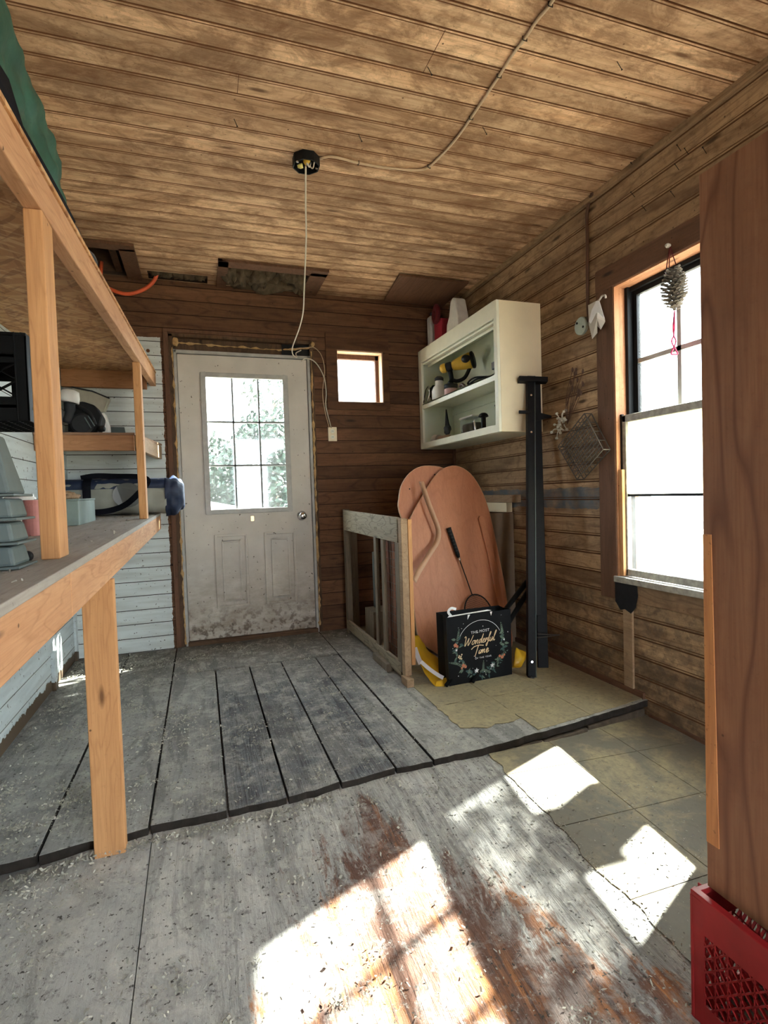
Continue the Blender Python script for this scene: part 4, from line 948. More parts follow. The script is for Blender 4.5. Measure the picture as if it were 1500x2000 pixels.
m = MB().lathe([(.046, 0), (.05, .01), (.05, .03), (.02, .04)], (1.775, 3.62, z+.052), (0,0,1), 24); m.build('canister_collar', M['dgrey'], sp, smooth=True)
b = thing('squeeze_bottle', 'white translucent plastic bottle left of the sprayer on the upper cabinet shelf', 'bottle', (1.765, 3.80, z))
m = MB().lathe([(.052, 0), (.058, .008), (.058, .07), (.045, .10), (.030, .112), (.030, .145), (.027, .15)], (1.765, 3.80, z), (0,0,1), 26); m.build('bottle_body', M['white'], b, smooth=True)
m = MB().lathe([(.034, 0), (.034, .022), (.018, .035)], (1.765, 3.80, z+.145), (0,0,1), 20); m.build('cap', M['dgrey'], b, smooth=True)
b = thing('angle_grinder', 'dark grinder with a bent metal lever at the left end of the upper cabinet shelf', 'grinder', (1.79, 3.93, z))
m = MB().blob((1.80, 3.93, z+.07), (.06, .06, .07), .35, 3, 20, 14); m.build('housing', M['black'], b, smooth=True)
m = MB().tube(sm([(1.735, 3.93, z+.13), (1.725, 3.90, z+.10), (1.73, 3.91, z+.06), (1.725, 3.935, z+.01)], 5), .005, 8); m.build('lever', M['chrome'], b, smooth=True)
m = MB().tube(sm([(1.75, 3.97, z+.14), (1.735, 3.99, z+.11), (1.725, 4.0, z+.05), (1.71, 3.98, z+.01)], 5), .004, 7); m.build('bracket', M['wire'], b, smooth=True)
b = thing('coiled_cord', 'coil of black power cord behind the sprayer on the upper cabinet shelf', 'cord', (1.86, 3.35, z))
m = MB()
for k in range(5):
    r = .05+.01*k; pts = [(1.85+.012*k*0+r*.7*math.cos(a), 3.32+r*1.5*math.sin(a), z+.012+.011*k+.006*math.sin(3*a+k)) for a in [2*math.pi*i/24 for i in range(25)]]
    m.tube(pts, .006, 7)
m.build('cord_loop', M['strap'], b, smooth=True)
m = MB().tube(sm([(1.77, 3.47, z+.035), (1.765, 3.42, z+.045), (1.77, 3.36, z+.012), (1.80, 3.30, z+.02)], 6), .010, 8); m.build('tan_lead', M['brownhose'], b, smooth=True)
b = thing('metal_bracket', 'small grey metal bracket block at the right end of the upper cabinet shelf', 'bracket', (1.80, 2.96, z))
m = MB(); m.box(1.77, 1.83, 2.93, 3.0, z, z+.05); m.box(1.76, 1.84, 2.925, 3.01, z+.05, z+.058); m.build('block', M['iron'], b, bevel=.003)
MB().box(1.76, 1.764, 2.93, 3.01, z+.058, z+.095).build('flange', M['wire'], b); MB().box(1.83, 1.834, 2.93, 2.95, z+.058, z+.09).build('flange', M['wire'], b)
# --- contents of the bottom
z = cz0+.013
b = thing('caulk_tube', 'tan tube with a clear plastic cup end lying on the cabinet floor', 'tube', (1.78, 3.8, z))
m = MB().lathe([(.036, 0), (.036, .13), (.03, .14)], (1.785, 3.86, z+.037), (.12,-1,0), 20); m.build('tube_body', plain('tan_card', (.34,.24,.16), .7, var=.3), b, smooth=True)
m = MB().lathe([(.046, 0), (.040, .06), (.036, .06)], (1.78, 3.93, z+.046), (.1,-1,0), 20); m.build('clear_cup', M['film'], b)
m = MB().tube(sm([(1.80, 3.75, z+.02), (1.80, 3.68, z+.035), (1.79, 3.60, z+.02)], 5), .022, 10); m.build('cloth_end', M['dust'], b, smooth=True)
b = thing('spring_clamp', 'small dark clamp pointing up from the tan tube in the cabinet', 'clamp', (1.80, 3.76, z+.07))
m = MB().prism([(1.80, 3.80, z+.12), (1.80, 3.72, z+.13), (1.80, 3.74, z+.16), (1.80, 3.775, z+.27), (1.80, 3.79, z+.165)], (.012, 0, 0)); m.build('jaw', M['black'], b, bevel=.003)
m = MB().blob((1.80, 3.75, z+.11), (.025, .04, .04), .3, 2); m.build('spring_body', M['dgrey'], b, smooth=True)
b = thing('clear_container', 'clear plastic box holding dark stuff in the middle of the cabinet floor', 'container', (1.83, 3.42, z))
m = MB(); m.box(1.79, 1.88, 3.33, 3.52, z, z+.15); m.build('container_wall', M['plasticclear'], b, bevel=.006)
m = MB(); m.box(1.785, 1.885, 3.325, 3.525, z+.151, z+.162); m.build('lid', M['film'], b, bevel=.004)
m = MB(); m.box(1.80, 1.87, 3.34, 3.51, z+.003, z+.115); m.build('dark_contents', M['void'], b, bevel=.01)
def plunger(nm, label, x, y, h, w):
    b = thing(nm, label, 'fitting', (x, y, z), 'black pipe fittings on the cabinet floor')
    m = MB().lathe([(w*.8, 0), (w*.8, .02), (w*.55, .03), (w*.55, h*.8)], (x, y, z), (0,0,1), 18); m.build('stem', M['black'], b, smooth=False)
    m = MB().lathe([(w*.7, 0), (w*1.15, .006), (w*.9, .022), (w*.5, .03)], (x, y, z+h*.8), (0,0,1), 18); m.build('flange_cap', M['black'], b)
    return b
plunger('pipe_fitting', 'flanged black pipe fitting nearest the cream side of the cabinet', 1.80, 2.985, .20, .032)
p = plunger('pipe_fitting', 'black pipe fitting with chrome tap beside the clear box', 1.79, 3.18, .15, .030)
m = MB().tube(sm([(1.755, 3.23, z+.01), (1.75, 3.22, z+.05), (1.752, 3.24, z+.11)], 5), .006, 8); m.lathe([(.016, 0), (.014, .02), (.004, .03)], (1.75, 3.17, z), (0,0,1), 14); m.build('chrome_tap', M['chrome'], p, smooth=True)
m = MB().box(1.76, 1.82, 2.90, 3.10, z, z+.02); tag(m.build('steel_plate', M['black'], bevel=.003), 'flat black bar under the flanged pipe fitting in the cabinet', 'bar')
# --- jugs on top
z = cz1+.001
b = thing('plastic_jug', 'white jug with rounded shoulder on top of the cabinet', 'jug', (1.84, 3.62, z))
m = MB(); m.prism([(1.80, 3.52, z), (1.80, 3.74, z), (1.80, 3.72, z+.12), (1.80, 3.68, z+.17), (1.80, 3.65, z+.27), (1.80, 3.61, z+.29), (1.80, 3.57, z+.27), (1.80, 3.53, z+.14)], (.09, 0, 0)); m.build('jug_body', M['white'], b, bevel=.012)
b = thing('oil_bottle', 'tall white bottle in the dark corner on top of the cabinet', 'bottle', (1.81, 3.99, z))
m = MB(); m.box(1.775, 1.85, 3.95, 4.03, z, z+.27); m.build('bottle_body', M['white'], b, bevel=.015)
m = MB().lathe([(.02, 0), (.022, .02), (.018, .03)], (1.81, 3.98, z+.27), (0,0,1), 14); m.build('cap', M['dgrey'], b, smooth=True)
b = thing('reel_box', 'dark red box with a round reel between the white bottles on the cabinet', 'reel', (1.83, 3.84, z))
m = MB(); m.box(1.79, 1.86, 3.79, 3.92, z, z+.20); m.build('box_body', M['red'], b, bevel=.006)
m = MB().lathe([(.07, 0), (.074, .008), (.074, .02), (.055, .028), (.022, .028), (.02, .034)], (1.785, 3.84, z+.24), (-1,.1,0), 28); m.build('reel_disc', M['ribbonred'], b, smooth=False)
# ================================================================ BLACK BED RAILS
rl = thing('steel_rail', 'tall black steel bed rail standing in front of the cabinet corner', 'bed rail', (1.685, 2.53, 0), 'black steel rails leaning by the cabinet')
A, B = Vector((1.682, 2.53, .0)), Vector((1.90, 2.795, 1.712)); dv = (B-A).normalized(); sx = Vector((.94, -.32, 0)); sx = (sx-dv*sx.dot(dv)).normalized(); nn = dv.cross(sx)
def angle(m, a, b, w=.045, t=.004):
    for o1, d1, e1 in ((a, sx*w, nn*t), (a, sx*t, nn*w)):
        q = b-a; P4 = [o1, o1+d1, o1+d1+e1, o1+e1]; m.hexa([p for p in P4]+[p+q for p in P4])
m = MB(); angle(m, A-sx*.02, B-sx*.02, .042); m.build('angle_bar', M['iron'], rl)
m = MB().tube([A+sx*.023-nn*.002, B+sx*.023-nn*.002], .0028, 6); m.build('edge_highlight', M['greenbin'], rl, smooth=True)  # lighter tube standing in for the highlight along the rail's edge
m = MB(); c = A.lerp(B, .985); m.bar(c-sx*.075, c+sx*.095, .05, .030, dv); m.build('end_bracket', M['iron'], rl, bevel=.003)
m = MB(); c = A.lerp(B, .87); m.bar(c-sx*.072, c-sx*.0, .012, .018, dv); m.build('side_hook', M['iron'], rl, bevel=.002)
for k in (.93, .80, .05):
    c = A.lerp(B, k)-sx*.0-nn*.003; m = MB().lathe([(.006, 0), (.006, .004)], c, -nn if nn.y > 0 else nn, 12); m.build('rivet', M['chrome'], rl)
m = MB().lathe([(.016, 0), (.016, .012)], A-Vector((0,0,0)), (0,0,1), 12); m.build('foot_glide', M['dgrey'], rl)
rl2 = thing('steel_rail', 'wider black steel bed rail half hidden behind the front one', 'bed rail', (1.82, 2.60, 0), 'black steel rails leaning by the cabinet')
A2, B2 = Vector((1.835, 2.64, 0)), Vector((1.945, 2.815, 1.70)); 
m = MB(); q = B2-A2; P4 = [A2-sx*.03, A2+sx*.03, A2+sx*.03+nn*.02, A2-sx*.03+nn*.02]; m.hexa(P4+[p+q for p in P4]); m.build('channel_bar', M['iron'], rl2, bevel=.003)
m = MB(); c = A2.lerp(B2, .86)-nn*.012; m.prism([c-sx*.03-dv*.03, c+sx*.085+dv*.0, c+sx*.085+dv*.012, c+sx*.01+dv*.03, c-sx*.03+dv*.03], -nn*.004); m.build('side_hook', M['iron'], rl2)
m = MB(); c = A2.lerp(B2, .44)-nn*.004; P4 = [c-sx*.036-dv*.45, c+sx*.004-dv*.45, c+sx*.004-dv*.45-nn*.006, c-sx*.036-dv*.45-nn*.006]; m.hexa(P4+[p+dv*.45 for p in P4]); m.build('slotted_plate', M['iron'], rl2, bevel=.002)
for k in (.36, .26, .20): c = A2.lerp(B2, k)-nn*.0105-sx*.016; MB().bar(c-dv*.02, c+dv*.02, .010, .002, nn).build('slot', M['black'], rl2)
m = MB()
c = A2.lerp(B2, .115); m.tube(sm([c-sx*.04-nn*.03, c+sx*.02-nn*.035, c+sx*.09-nn*.03], 5), .003, 6); m.tube(sm([c-sx*.04-nn*.03-dv*.02, c+sx*.02-nn*.035-dv*.012, c+sx*.09-nn*.03+dv*.0], 5), .003, 6); m.build('wire_clip', M['wire'], rl2, smooth=True)
# ================================================================ WOODEN PEN
pn = thing('wooden_pen', 'weathered wooden pen side with wire mesh and upright slats', 'pen', (1.02, 3.3, 0))
def stick(x0, x1, y0, y1, z0, z1, mat, name, bev=.003): return MB().box(x0, x1, y0, y1, z0, z1).build(name, M[mat], pn, bevel=bev)
MB().hexa([(1.01, 2.775, .765), (1.03, 2.775, .765), (1.03, 3.94, .775), (1.01, 3.94, .775), (1.01, 2.775, .905), (1.03, 2.775, .905), (1.03, 3.94, .925), (1.01, 3.94, .925)]).build('top_rail', M['oldwoody'], pn, bevel=.003)
stick(1.01, 1.03, 2.78, 3.94, .03, .10, 'oldwoody', 'bottom_rail')
stick(1.012, 1.050, 2.715, 2.762, .045, .90, 'tan', 'post'); stick(1.052, 1.075, 2.715, 2.76, .10, .895, 'lumber', 'post')
stick(1.000, 1.04, 2.66, 2.75, .0, .045, 'tan', 'foot_block')
stick(1.012, 1.032, 2.765, 2.825, .05, .765, 'oldwood', 'slat'); stick(1.012, 1.032, 3.03, 3.075, .10, .767, 'oldwood', 'slat'); stick(1.012, 1.032, 3.17, 3.215, .10, .768, 'oldwood', 'slat')
stick(1.05, 1.07, 2.99, 3.05, .0, .80, 'redslat', 'slat'); stick(1.05, 1.07, 3.10, 3.17, .0, .80, 'redslat', 'slat')
stick(1.012, 1.05, 3.90, 3.96, .0, .93, 'oldwood', 'post'); stick(1.06, 1.13, 4.0, 4.035, .0, .80, 'oldwood', 'post')
stick(.985, 1.03, 2.95, 3.22, .0, .045, 'oldwood', 'foot_block')
m = MB()
for i in range(6): m.tube([(1.034, 2.79+.045*i, .05), (1.034+.004*math.sin(i*2), 2.79+.045*i, .40), (1.034, 2.79+.045*i, .77)], .0013, 5)
for i in range(16): m.tube([(1.035, 2.77, .06+.046*i), (1.035, 3.05, .06+.046*i+.004*math.sin(i*1.7))], .0013, 5)
m.build('wire_mesh', M['wire'], pn)
m = MB(); m.bar((1.13, 4.03, .60), (1.14, 4.03, .97), .03, .02, (0,1,0))
MB().box(1.10, 1.28, 3.55, 3.75, .02, .22).build('inner_box', M['oldwood'], pn, bevel=.004)
MB().box(1.16, 1.20, 3.70, 3.73, .22, .62).build('inner_stake', M['greenbin'], pn, bevel=.004)
bd = MB().box(1.30, XR-.003, 3.185, 3.200, .0, .885).build('board_sheet', M['tileboard'], bevel=.003); tag(bd, 'brown sheet of board standing upright behind the table leaves', 'board')
ld = MB().box(1.96, XR-.001, 3.20, 3.72, .885, .95); lb = tag(ld.build('cleat', M['cream'], bevel=.003), 'cream painted cleat on the right wall under the wood offcut', 'cleat')
m = MB().box(1.955, XR-.002, 3.09, 3.62, .951, 1.003); tag(m.build('wood_offcut', M['tan'], bevel=.003), 'short tan wood offcut lying on the cream cleat below the cabinet', 'wood offcut')
# ================================================================ TABLE LEAVES
p0 = Vector((1.4, 2.955, 0)); nrm = Vector((.05, -1, .235)).normalized()
def leaf(pts, p0, nrm, th, name, label, extra=None):
    P = [atp(x, y, p0, nrm) for x, y in pts]; zmin = min(p.z for p in P)
    t = thing(name, label, 'table leaf', (P[0].x, P[0].y, 0), 'cherry laminate table leaves leaning by the pen')
    for p in P: p.z = max(p.z, .006)
    MB().prism(P, -nrm*th).build('leaf_panel', [M['lam']], t, bevel=.002)
    Q = P+[P[0]]
    m = MB(); n = len(P)
    cen = sum(P, Vector())/n
    for i in range(n):
        a, b = P[i], P[(i+1)%n]; oa = (a-cen).normalized()*.0025; ob = (b-cen).normalized()*.0025
        m.add([a+oa-nrm*.001, b+ob-nrm*.001, b+ob-nrm*(th-.001), a+oa-nrm*(th-.001), a-oa*.4-nrm*.001, b-ob*.4-nrm*.001], [(0,1,2,3), (0,4,5,1)])
    m.build('edge_band', M['lamedge'], t)
    return t
front = [(796,1090),(795,1045),(802,1012),(822,975),(843,940),(862,918),(884,910),(905,915),(925,932),(944,965),(957,1005),(967,1050),(977,1100),(987,1150),(993,1200),(1000,1262),(960,1285),(920,1300),(880,1290),(842,1268),(820,1250),(813,1215),(806,1160)]
f2 = [p for p in front]
def smooth2(pts, k=3):
    P = [Vector((x, y, 0)) for x, y in pts]; out = []; n = len(P)
    for i in range(n):
        a, b, c, d = P[i-1], P[i], P[(i+1)%n], P[(i+2)%n]
        for j in range(k):
            t = j/k; q = .5*((2*b)+(c-a)*t+(2*a-5*b+4*c-d)*t*t+(3*b-a-3*c+d)*t**3); out.append((q.x, q.y))
    return out
lf = leaf(smooth2(f2), p0, nrm, .019, 'table_leaf', 'large cherry round-ended table leaf with a side cleat, in front')
p1 = p0+Vector((0, .055, 0)); n1 = Vector((.0, -1, .22)).normalized()
back = [(781,1000),(780,975),(784,950),(797,928),(815,914),(838,910),(870,916),(900,945),(930,1000),(945,1080),(950,1180),(945,1250),(900,1270),(850,1262),(822,1250),(818,1180),(808,1080)]
lf2 = leaf(smooth2(back), p1, n1, .019, 'table_leaf', 'cherry table leaf behind the large one, its round top peeking out left')
for x, y in ((849, 927),):
    MB().lathe([(.005, 0), (.004, .001)], atp(x, y, p0, nrm)+nrm*.0005, nrm, 12).build('screw_hole', M['black'], lf)
MB().lathe([(.005, 0), (.004, .001)], atp(800, 955, p1, n1)+n1*.0005, n1, 12).build('screw_hole', M['black'], lf2)
pc = [(933,1014),(935,1008),(940,1008),(944,1012),(958,1062),(969,1110),(978,1160),(982,1185),(972,1185),(962,1140),(950,1080)]
MB().prism([atp(x, y, p0, nrm)+nrm*.0005 for x, y in pc], nrm*.016).build('cleat', M['lam'], lf, bevel=.004)
# peeling edge strip
pts = [(820,942,.0),(824,962,.03),(830,985,.05),(838,1008,.06),(847,1030,.05),(850,1045,.045),(846,1062,.05),(832,1082,.07),(818,1102,.10),(806,1120,.12),(796,1138,.14)]
P3 = sm([atp(x, y, p0, nrm)+nrm*(.022+d*.55) for x, y, d in pts], 5)
m = MB(); V = []
for i, p in enumerate(P3):
    f = i/len(P3); w = Vector((.75, -.65, 0)).lerp(Vector((.55, -.45, -.65)), min(1, max(0, (f-.35)*2.0))).normalized()*.034
    V += [p-w*.5, p+w*.5]
m.add(V, [(2*i, 2*i+1, 2*i+3, 2*i+2) for i in range(len(P3)-1)])
o = m.build('peeling_edge_strip', M['lamedge'], lf, smooth=True); o['label'] = 'pale edge strip peeling off in a curl'
mod = o.modifiers.new('s', 'SOLIDIFY'); mod.thickness = .0018
# ================================================================ BADMINTON RACKET
rk = thing('badminton_racket', 'black badminton racket leaning grip up against the table leaf', 'racket', atp(916, 1160, p0, nrm))
q0 = p0-Vector((0, .01, 0))
G0, G1, H0 = [atp(x, y, p0, nrm)+nrm*e for x, y, e in ((874, 1032, .016), (893, 1090, .022), (917, 1163, .035))]
m = MB().tube([G0, G0.lerp(G1, .05), G0.lerp(G1, .9), G1], [.017, .015, .013, .008], 10); gp = m.build('grip', M['black'], rk, smooth=True)
m = MB()
for k in range(7): c = G0.lerp(G1, .1+.11*k); m.tube([c, c+(G1-G0)*.03], .0156-.0003*k, 10)
m.build('grip_tape', M['dgrey'], gp)
m = MB().tube([G1, G1.lerp(G0, -.12)], [.009, .006], 10); m.build('ferrule', M['chrome'], rk, smooth=True)
m = MB().tube([G1, H0], .0036, 8); m.build('shaft', M['black'], rk, smooth=True)
ax = (H0-G1).normalized(); sd = ax.cross(nrm).normalized(); hc = H0+ax*.125
ring = [hc-ax*.125*math.cos(a)+sd*.096*math.sin(a) for a in [2*math.pi*i/40 for i in range(41)]]
m = MB().tube(ring, .0042, 8); hf = m.build('head_frame', M['black'], rk, smooth=True)
m = MB()
for i in range(-10, 11):
    u = i/11*.125; w = .094*math.sqrt(1-(u/.125)**2); m.tube([hc+ax*u-sd*w, hc+ax*u+sd*w], .0007, 4, cap=False)
    v = i/11*.094; h = .122*math.sqrt(1-(v/.094)**2); m.tube([hc+sd*v-ax*h, hc+sd*v+ax*h], .0007, 4, cap=False)
m.build('strings', M['strap'], hf)
# ================================================================ GIFT BAG
B0 = Vector((1.212, 2.588, .004)); ex = Vector((.407, .03, 0)).normalized(); ey = Vector((-ex.y, ex.x, 0)); W, Hh, Dp = .402, .368, .115
gb = thing('gift_bag', 'black holiday gift bag printed with a wreath and gold lettering', 'gift bag', B0+ex*W/2+ey*Dp/2)
def bp(u, v, d=0): return B0+ex*u+Vector((0,0,v))+ey*d
m = MB(); nx = 12
def wav(u, v): return .006*mnoise.noise(Vector((u*9, v*7, 1)))+(.012*max(0, (u-.30)/.1)*max(0, (v-.2)/.17) if u > .3 else 0)
gridV = []; 
for j in range(nx+1):
    for i in range(nx+1):
        u, v = W*i/nx, Hh*j/nx; edge = min(i, nx-i, j)/1.0
        gridV.append(bp(u-(.010*(v/Hh) if i == 0 else 0)*1.0, v, 0+(wav(u, v) if 0 < i < nx and j else 0)))
m.add(gridV, [(j*(nx+1)+i, j*(nx+1)+i+1, (j+1)*(nx+1)+i+1, (j+1)*(nx+1)+i) for j in range(nx) for i in range(nx)])
fp = m.build('front_panel', M['bagblack'], gb, smooth=True)
m = MB(); m.add([bp(0,0), bp(-.010,Hh), bp(.004, Hh, Dp/2), bp(.012,0,Dp/2), bp(-.006,Hh+.006,Dp), bp(0,0,Dp)], [(0,1,2,3), (3,2,4,5)])
m.add([bp(W,0), bp(W,Hh), bp(W-.012, Hh, Dp/2), bp(W-.015,0,Dp/2), bp(W,Hh,Dp), bp(W,0,Dp)], [(0,1,2,3), (3,2,4,5)]); m.add([bp(0,.002), bp(W,.002), bp(W,.002,Dp), bp(0,.002,Dp)], [(0,1,2,3)])
m.add([bp(-.006,Hh+.006,Dp), bp(W,Hh,Dp), bp(W,0,Dp), bp(0,0,Dp)], [(0,1,2,3)])
o = m.build('bag_body', M['bagblack'], gb); mod = o.modifiers.new('s', 'SOLIDIFY'); mod.thickness = .0008
fr = lambda u, v, e=.0015: bp(u, v, wav(u, v) - e-.0025)
m = MB().add([bp(.0, Hh-.001, .003), bp(.13, Hh+.004, .002), bp(.28, Hh+.006, .004), bp(.26, Hh+.010, .016), bp(.02, Hh+.002, .02)], [(0,1,2,3,4)])
m.add([fr(.12, Hh+.002), fr(.135, Hh+.002), fr(.118, Hh-.024)], [(0,1,2)]); m.add([fr(.262, Hh+.002), fr(.276, Hh+.002), fr(.268, Hh-.020)], [(0,1,2)])
m.build('white_lining_tear', M['paperwhite'], gb)
m = MB(); V = sm([bp(.045, Hh-.01, .03), bp(.02, Hh+.022, .025), bp(.035, Hh+.042, .02), bp(.065, Hh+.034, .02)], 5); ribbon(m, V, lambda i: (0,-1,0), .014, .001); m.build('ribbon_handle', M['paperwhite'], gb)
# printed decoration
def stroke(m, pts, w, k=5, e=.0016):
    P = sm([Vector((u, v, 0)) for u, v in pts], k) if len(pts) > 2 else [Vector((u, v, 0)) for u, v in pts]
    V = []
    for i, p in enumerate(P):
        t = (P[min(i+1, len(P)-1)]-P[max(0, i-1)])
        t = t.normalized() if t.length > 1e-9 else Vector((1,0,0)); n = Vector((-t.y, t.x, 0))*w/2
        for q in (p-n, p+n): V.append(fr(q.x, q.y, e))
    m.add(V, [(2*i, 2*i+1, 2*i+3, 2*i+2) for i in range(len(P)-1)])
uc, vc, R_ = .198, .185, .147
m = MB(); stroke(m, [(uc+R_*math.cos(math.radians(a)), vc+R_*math.sin(math.radians(a))) for a in range(150, 28, -8)], .0022); m.build('wreath_ring', M['paperwhite'], fp)
m1, m2 = MB(), MB(); rnd = random.Random(3)
def pleaf(m, u, v, ang, ln, w):
    c, s_ = math.cos(ang), math.sin(ang); P = [(0,0), (ln*.35, w), (ln*.7, w*.7), (ln, 0), (ln*.7, -w*.7), (ln*.35, -w)]
    m.add([fr(u+c*a-s_*b, v+s_*a+c*b, .0014+.0004*rnd.random()) for a, b in P], [tuple(range(6))])
def frond(m, u, v, ang, ln, n=6):
    for i in range(n):
        f = i/n; a, b = u+math.cos(ang)*ln*f, v+math.sin(ang)*ln*f
        for sgn in (-1, 1): pleaf(m, a, b, ang+sgn*.7, ln*.26*(1-f*.5), .003)
    pleaf(m, u+math.cos(ang)*ln, v+math.sin(ang)*ln, ang, ln*.2, .003)
for a in list(range(160, 390, 9)):
    r = math.radians(a); u, v = uc+R_*math.cos(r), vc+R_*math.sin(r)
    if v < .02: v = .02
    for k in range(3):
        mm = m1 if rnd.random() < .45 else m2
        pleaf(mm, u+rnd.uniform(-.016, .016), v+rnd.uniform(-.012, .012), rnd.uniform(0, 6.28), rnd.uniform(.018, .034), rnd.uniform(.004, .008))
for (u, v, an, l) in ((.055, .235, 1.4, .055), (.345, .235, 1.75, .06), (.05, .115, 2.9, .045), (.30, .10, .5, .075), (.09, .09, 2.6, .06), (.21, .05, 1.5, .05), (.165, .03, .6, .05), (.255, .035, 2.6, .045)): frond(m1, u, v, an, l)
m1.build('printed_leaf', M['leafgreen'], fp); m2.build('printed_leaf', M['leafdark'], fp)
def disc(m, u, v, r, n=12, e=.0022, star=None):
    m.add([fr(u+math.cos(2*math.pi*i/n+.3)*r*(star if (star and i % 2) else 1), v+math.sin(2*math.pi*i/n+.3)*r*(star if (star and i % 2) else 1), e) for i in range(n)], [tuple(range(n))])
m = MB()
for u, v, r in ((.040, .215, .013), (.052, .207, .009), (.085, .10, .012), (.098, .092, .010), (.075, .088, .008), (.335, .110, .012), (.318, .118, .009), (.350, .120, .008)): disc(m, u, v, r, 10, star=.7)
m.build('printed_flower', M['petal'], fp)
m = MB()
for u, v in ((.062, .155), (.072, .150), (.066, .142), (.078, .160), (.058, .148), (.075, .138)): disc(m, u, v, .0045)
m.build('printed_berry', M['gold'], fp)
m = MB(); disc(m, .168, .060, .016, 10, .0026, .45); disc(m, .268, .074, .015, 10, .0026, .45); disc(m, .046, .188, .008, 10, .0026, .5); disc(m, .352, .205, .007, 10, .0026, .5)
for i in range(26): disc(m, rnd.uniform(.02, .38), rnd.uniform(.02, .35), rnd.uniform(.0012, .003), 6)
m.build('printed_star', M['paperwhite'], fp)
# lettering
def font_mesh(txt, u0, v0, size, width, mat, name):
    cu = bpy.data.curves.new(name, 'FONT'); cu.body = txt; cu.size = size; cu.space_character = 1.15
    ob = bpy.data.objects.new(name, cu); C.objects.link(ob); dg = bpy.context.evaluated_depsgraph_get(); me = bpy.data.meshes.new_from_object(ob.evaluated_get(dg))
    vs = [v.co.copy() for v in me.vertices]; mx = max(v.x for v in vs); k = width/mx
    m = MB(); m.add([fr(u0+v.x*k, v0+v.y+v.x*k*.03, .0024) for v in vs], [tuple(p.vertices) for p in me.polygons])
    C.objects.unlink(ob); bpy.data.objects.remove(ob); bpy.data.meshes.remove(me)
    return m.build(name, mat, fp)
font_mesh('THE MOST', .138, .262, .021, .118, M['paperwhite'], 'lettering')
font_mesh('OF THE YEAR', .160, .121, .0125, .104, M['paperwhite'], 'lettering')
def script(strokes, u0, v0, sx_, sy_, w, mat, slant=.28):
    m = MB()
    for s_ in strokes: stroke(m, [(u0+(x+slant*y)*sx_, v0+y*sy_+x*sx_*.05) for x, y in s_], w, 5, .0026)
    return m.build('lettering', mat, fp)
won = [[(0,1.75),(.15,2.0),(.35,1.7),(.40,.6),(.50,0),(.85,.9),(1.05,1.5),(1.08,.6),(1.2,0),(1.6,.9),(1.85,2.0)],
       [(2.35,.85),(2.1,.7),(2.0,.25),(2.2,.0),(2.45,.2),(2.5,.65),(2.35,.85),(2.65,.75)],
       [(2.75,.85),(2.78,0),(2.95,.6),(3.15,.85),(3.25,.5),(3.25,.1),(3.45,.05)],
       [(3.95,.75),(3.7,.8),(3.55,.35),(3.7,.02),(3.9,.3),(4.15,1.9),(4.08,.6),(4.2,.02),(4.35,.15)],
       [(4.35,.3),(4.7,.55),(4.6,.85),(4.42,.6),(4.45,.15),(4.7,0),(4.95,.3)],
       [(4.95,.3),(5.0,.9),(5.0,.0),(5.1,.6),(5.35,.85)],
       [(5.35,.3),(5.75,1.3),(5.85,1.9),(5.68,1.9),(5.62,1.0),(5.58,-.45),(5.45,-.85),(5.32,-.5),(5.6,-.05),(5.95,.3)],
       [(5.95,.85),(5.98,.2),(6.15,0),(6.4,.5),(6.45,.85),(6.45,.1),(6.6,.05)],
       [(6.6,.2),(6.95,1.3),(7.05,2.0),(6.85,1.9),(6.8,.4),(6.95,0),(7.15,.2)]]
script(won, .086, .200, .0285, .026, .0042, M['gold'])
tim = [[(-.75,1.35),(-.2,1.85),(.8,2.0),(1.9,1.75)], [(.7,1.95),(.6,.9),(.5,-.2),(.42,-.4)],
       [(1.2,.8),(1.18,.15),(1.35,.05),(1.5,.3)], [(1.6,.85),(1.62,0),(1.8,.7),(1.95,.8),(1.98,.05),(2.15,.7),(2.35,.8),(2.38,.1),(2.6,.15)],
       [(2.75,.38),(3.05,.45),(3.15,.75),(2.95,.92),(2.78,.55),(2.85,.08),(3.1,.0),(3.4,.3)]]
script(tim, .150, .147, .0285, .0235, .0044, M['gold'])
# poles behind the bag
for k, (a, b, lb) in enumerate((((968, 1215), (1032, 1133), 'shiny black pole slanting up behind the gift bag, upper one'), ((990, 1222), (1034, 1150), 'shiny black pole slanting up behind the gift bag, lower one'))):
    p, q = at(*a, 'Y', 2.74), at(*b, 'Y', 2.86); dd = (q-p)
    p2 = p-dd*((p.z-.012)/dd.z)
    t = thing('tent_pole', lb, 'pole', p2, 'shiny black poles behind the gift bag')
    MB().tube([p2, p2.lerp(q, .5), q], [.011, .0135, .016], 12).build('pole_tube', M['black'], t, smooth=True)
    MB().tube([p2.lerp(q, .45), p2.lerp(q, .50)], [.0145, .015], 12).build('collar', M['chrome'], t, smooth=True)
# yellow plastic bags
yb = thing('plastic_bag', 'shiny yellow plastic bag slumped between the pen and the gift bag', 'plastic bag', (1.17, 2.68, 0))
def sheet(rows, name, mat, par, n=10, th=.002, amp=.008):
    R2 = [sm(r, n//max(1, len(r)-1)+2) for r in rows]; L = len(R2[0]); cols = [sm([r[i] for r in R2], 5) for i in range(L)]; K = len(cols[0])
    V = [p+Vector((mnoise.noise(p*40), mnoise.noise(p*40+Vector((9,0,0))), mnoise.noise(p*40+Vector((0,9,0)))))*amp for c in cols for p in c]
    for v in V: v.z = max(v.z, .006)
    m = MB().add(V, [(i*K+k, i*K+k+1, (i+1)*K+k+1, (i+1)*K+k) for i in range(L-1) for k in range(K-1)])
    o = m.build(name, mat, par, smooth=True); mod = o.modifiers.new('s', 'SOLIDIFY'); mod.thickness = th; return o
Y = lambda x, y, d: at(x, y, 'Y', d)
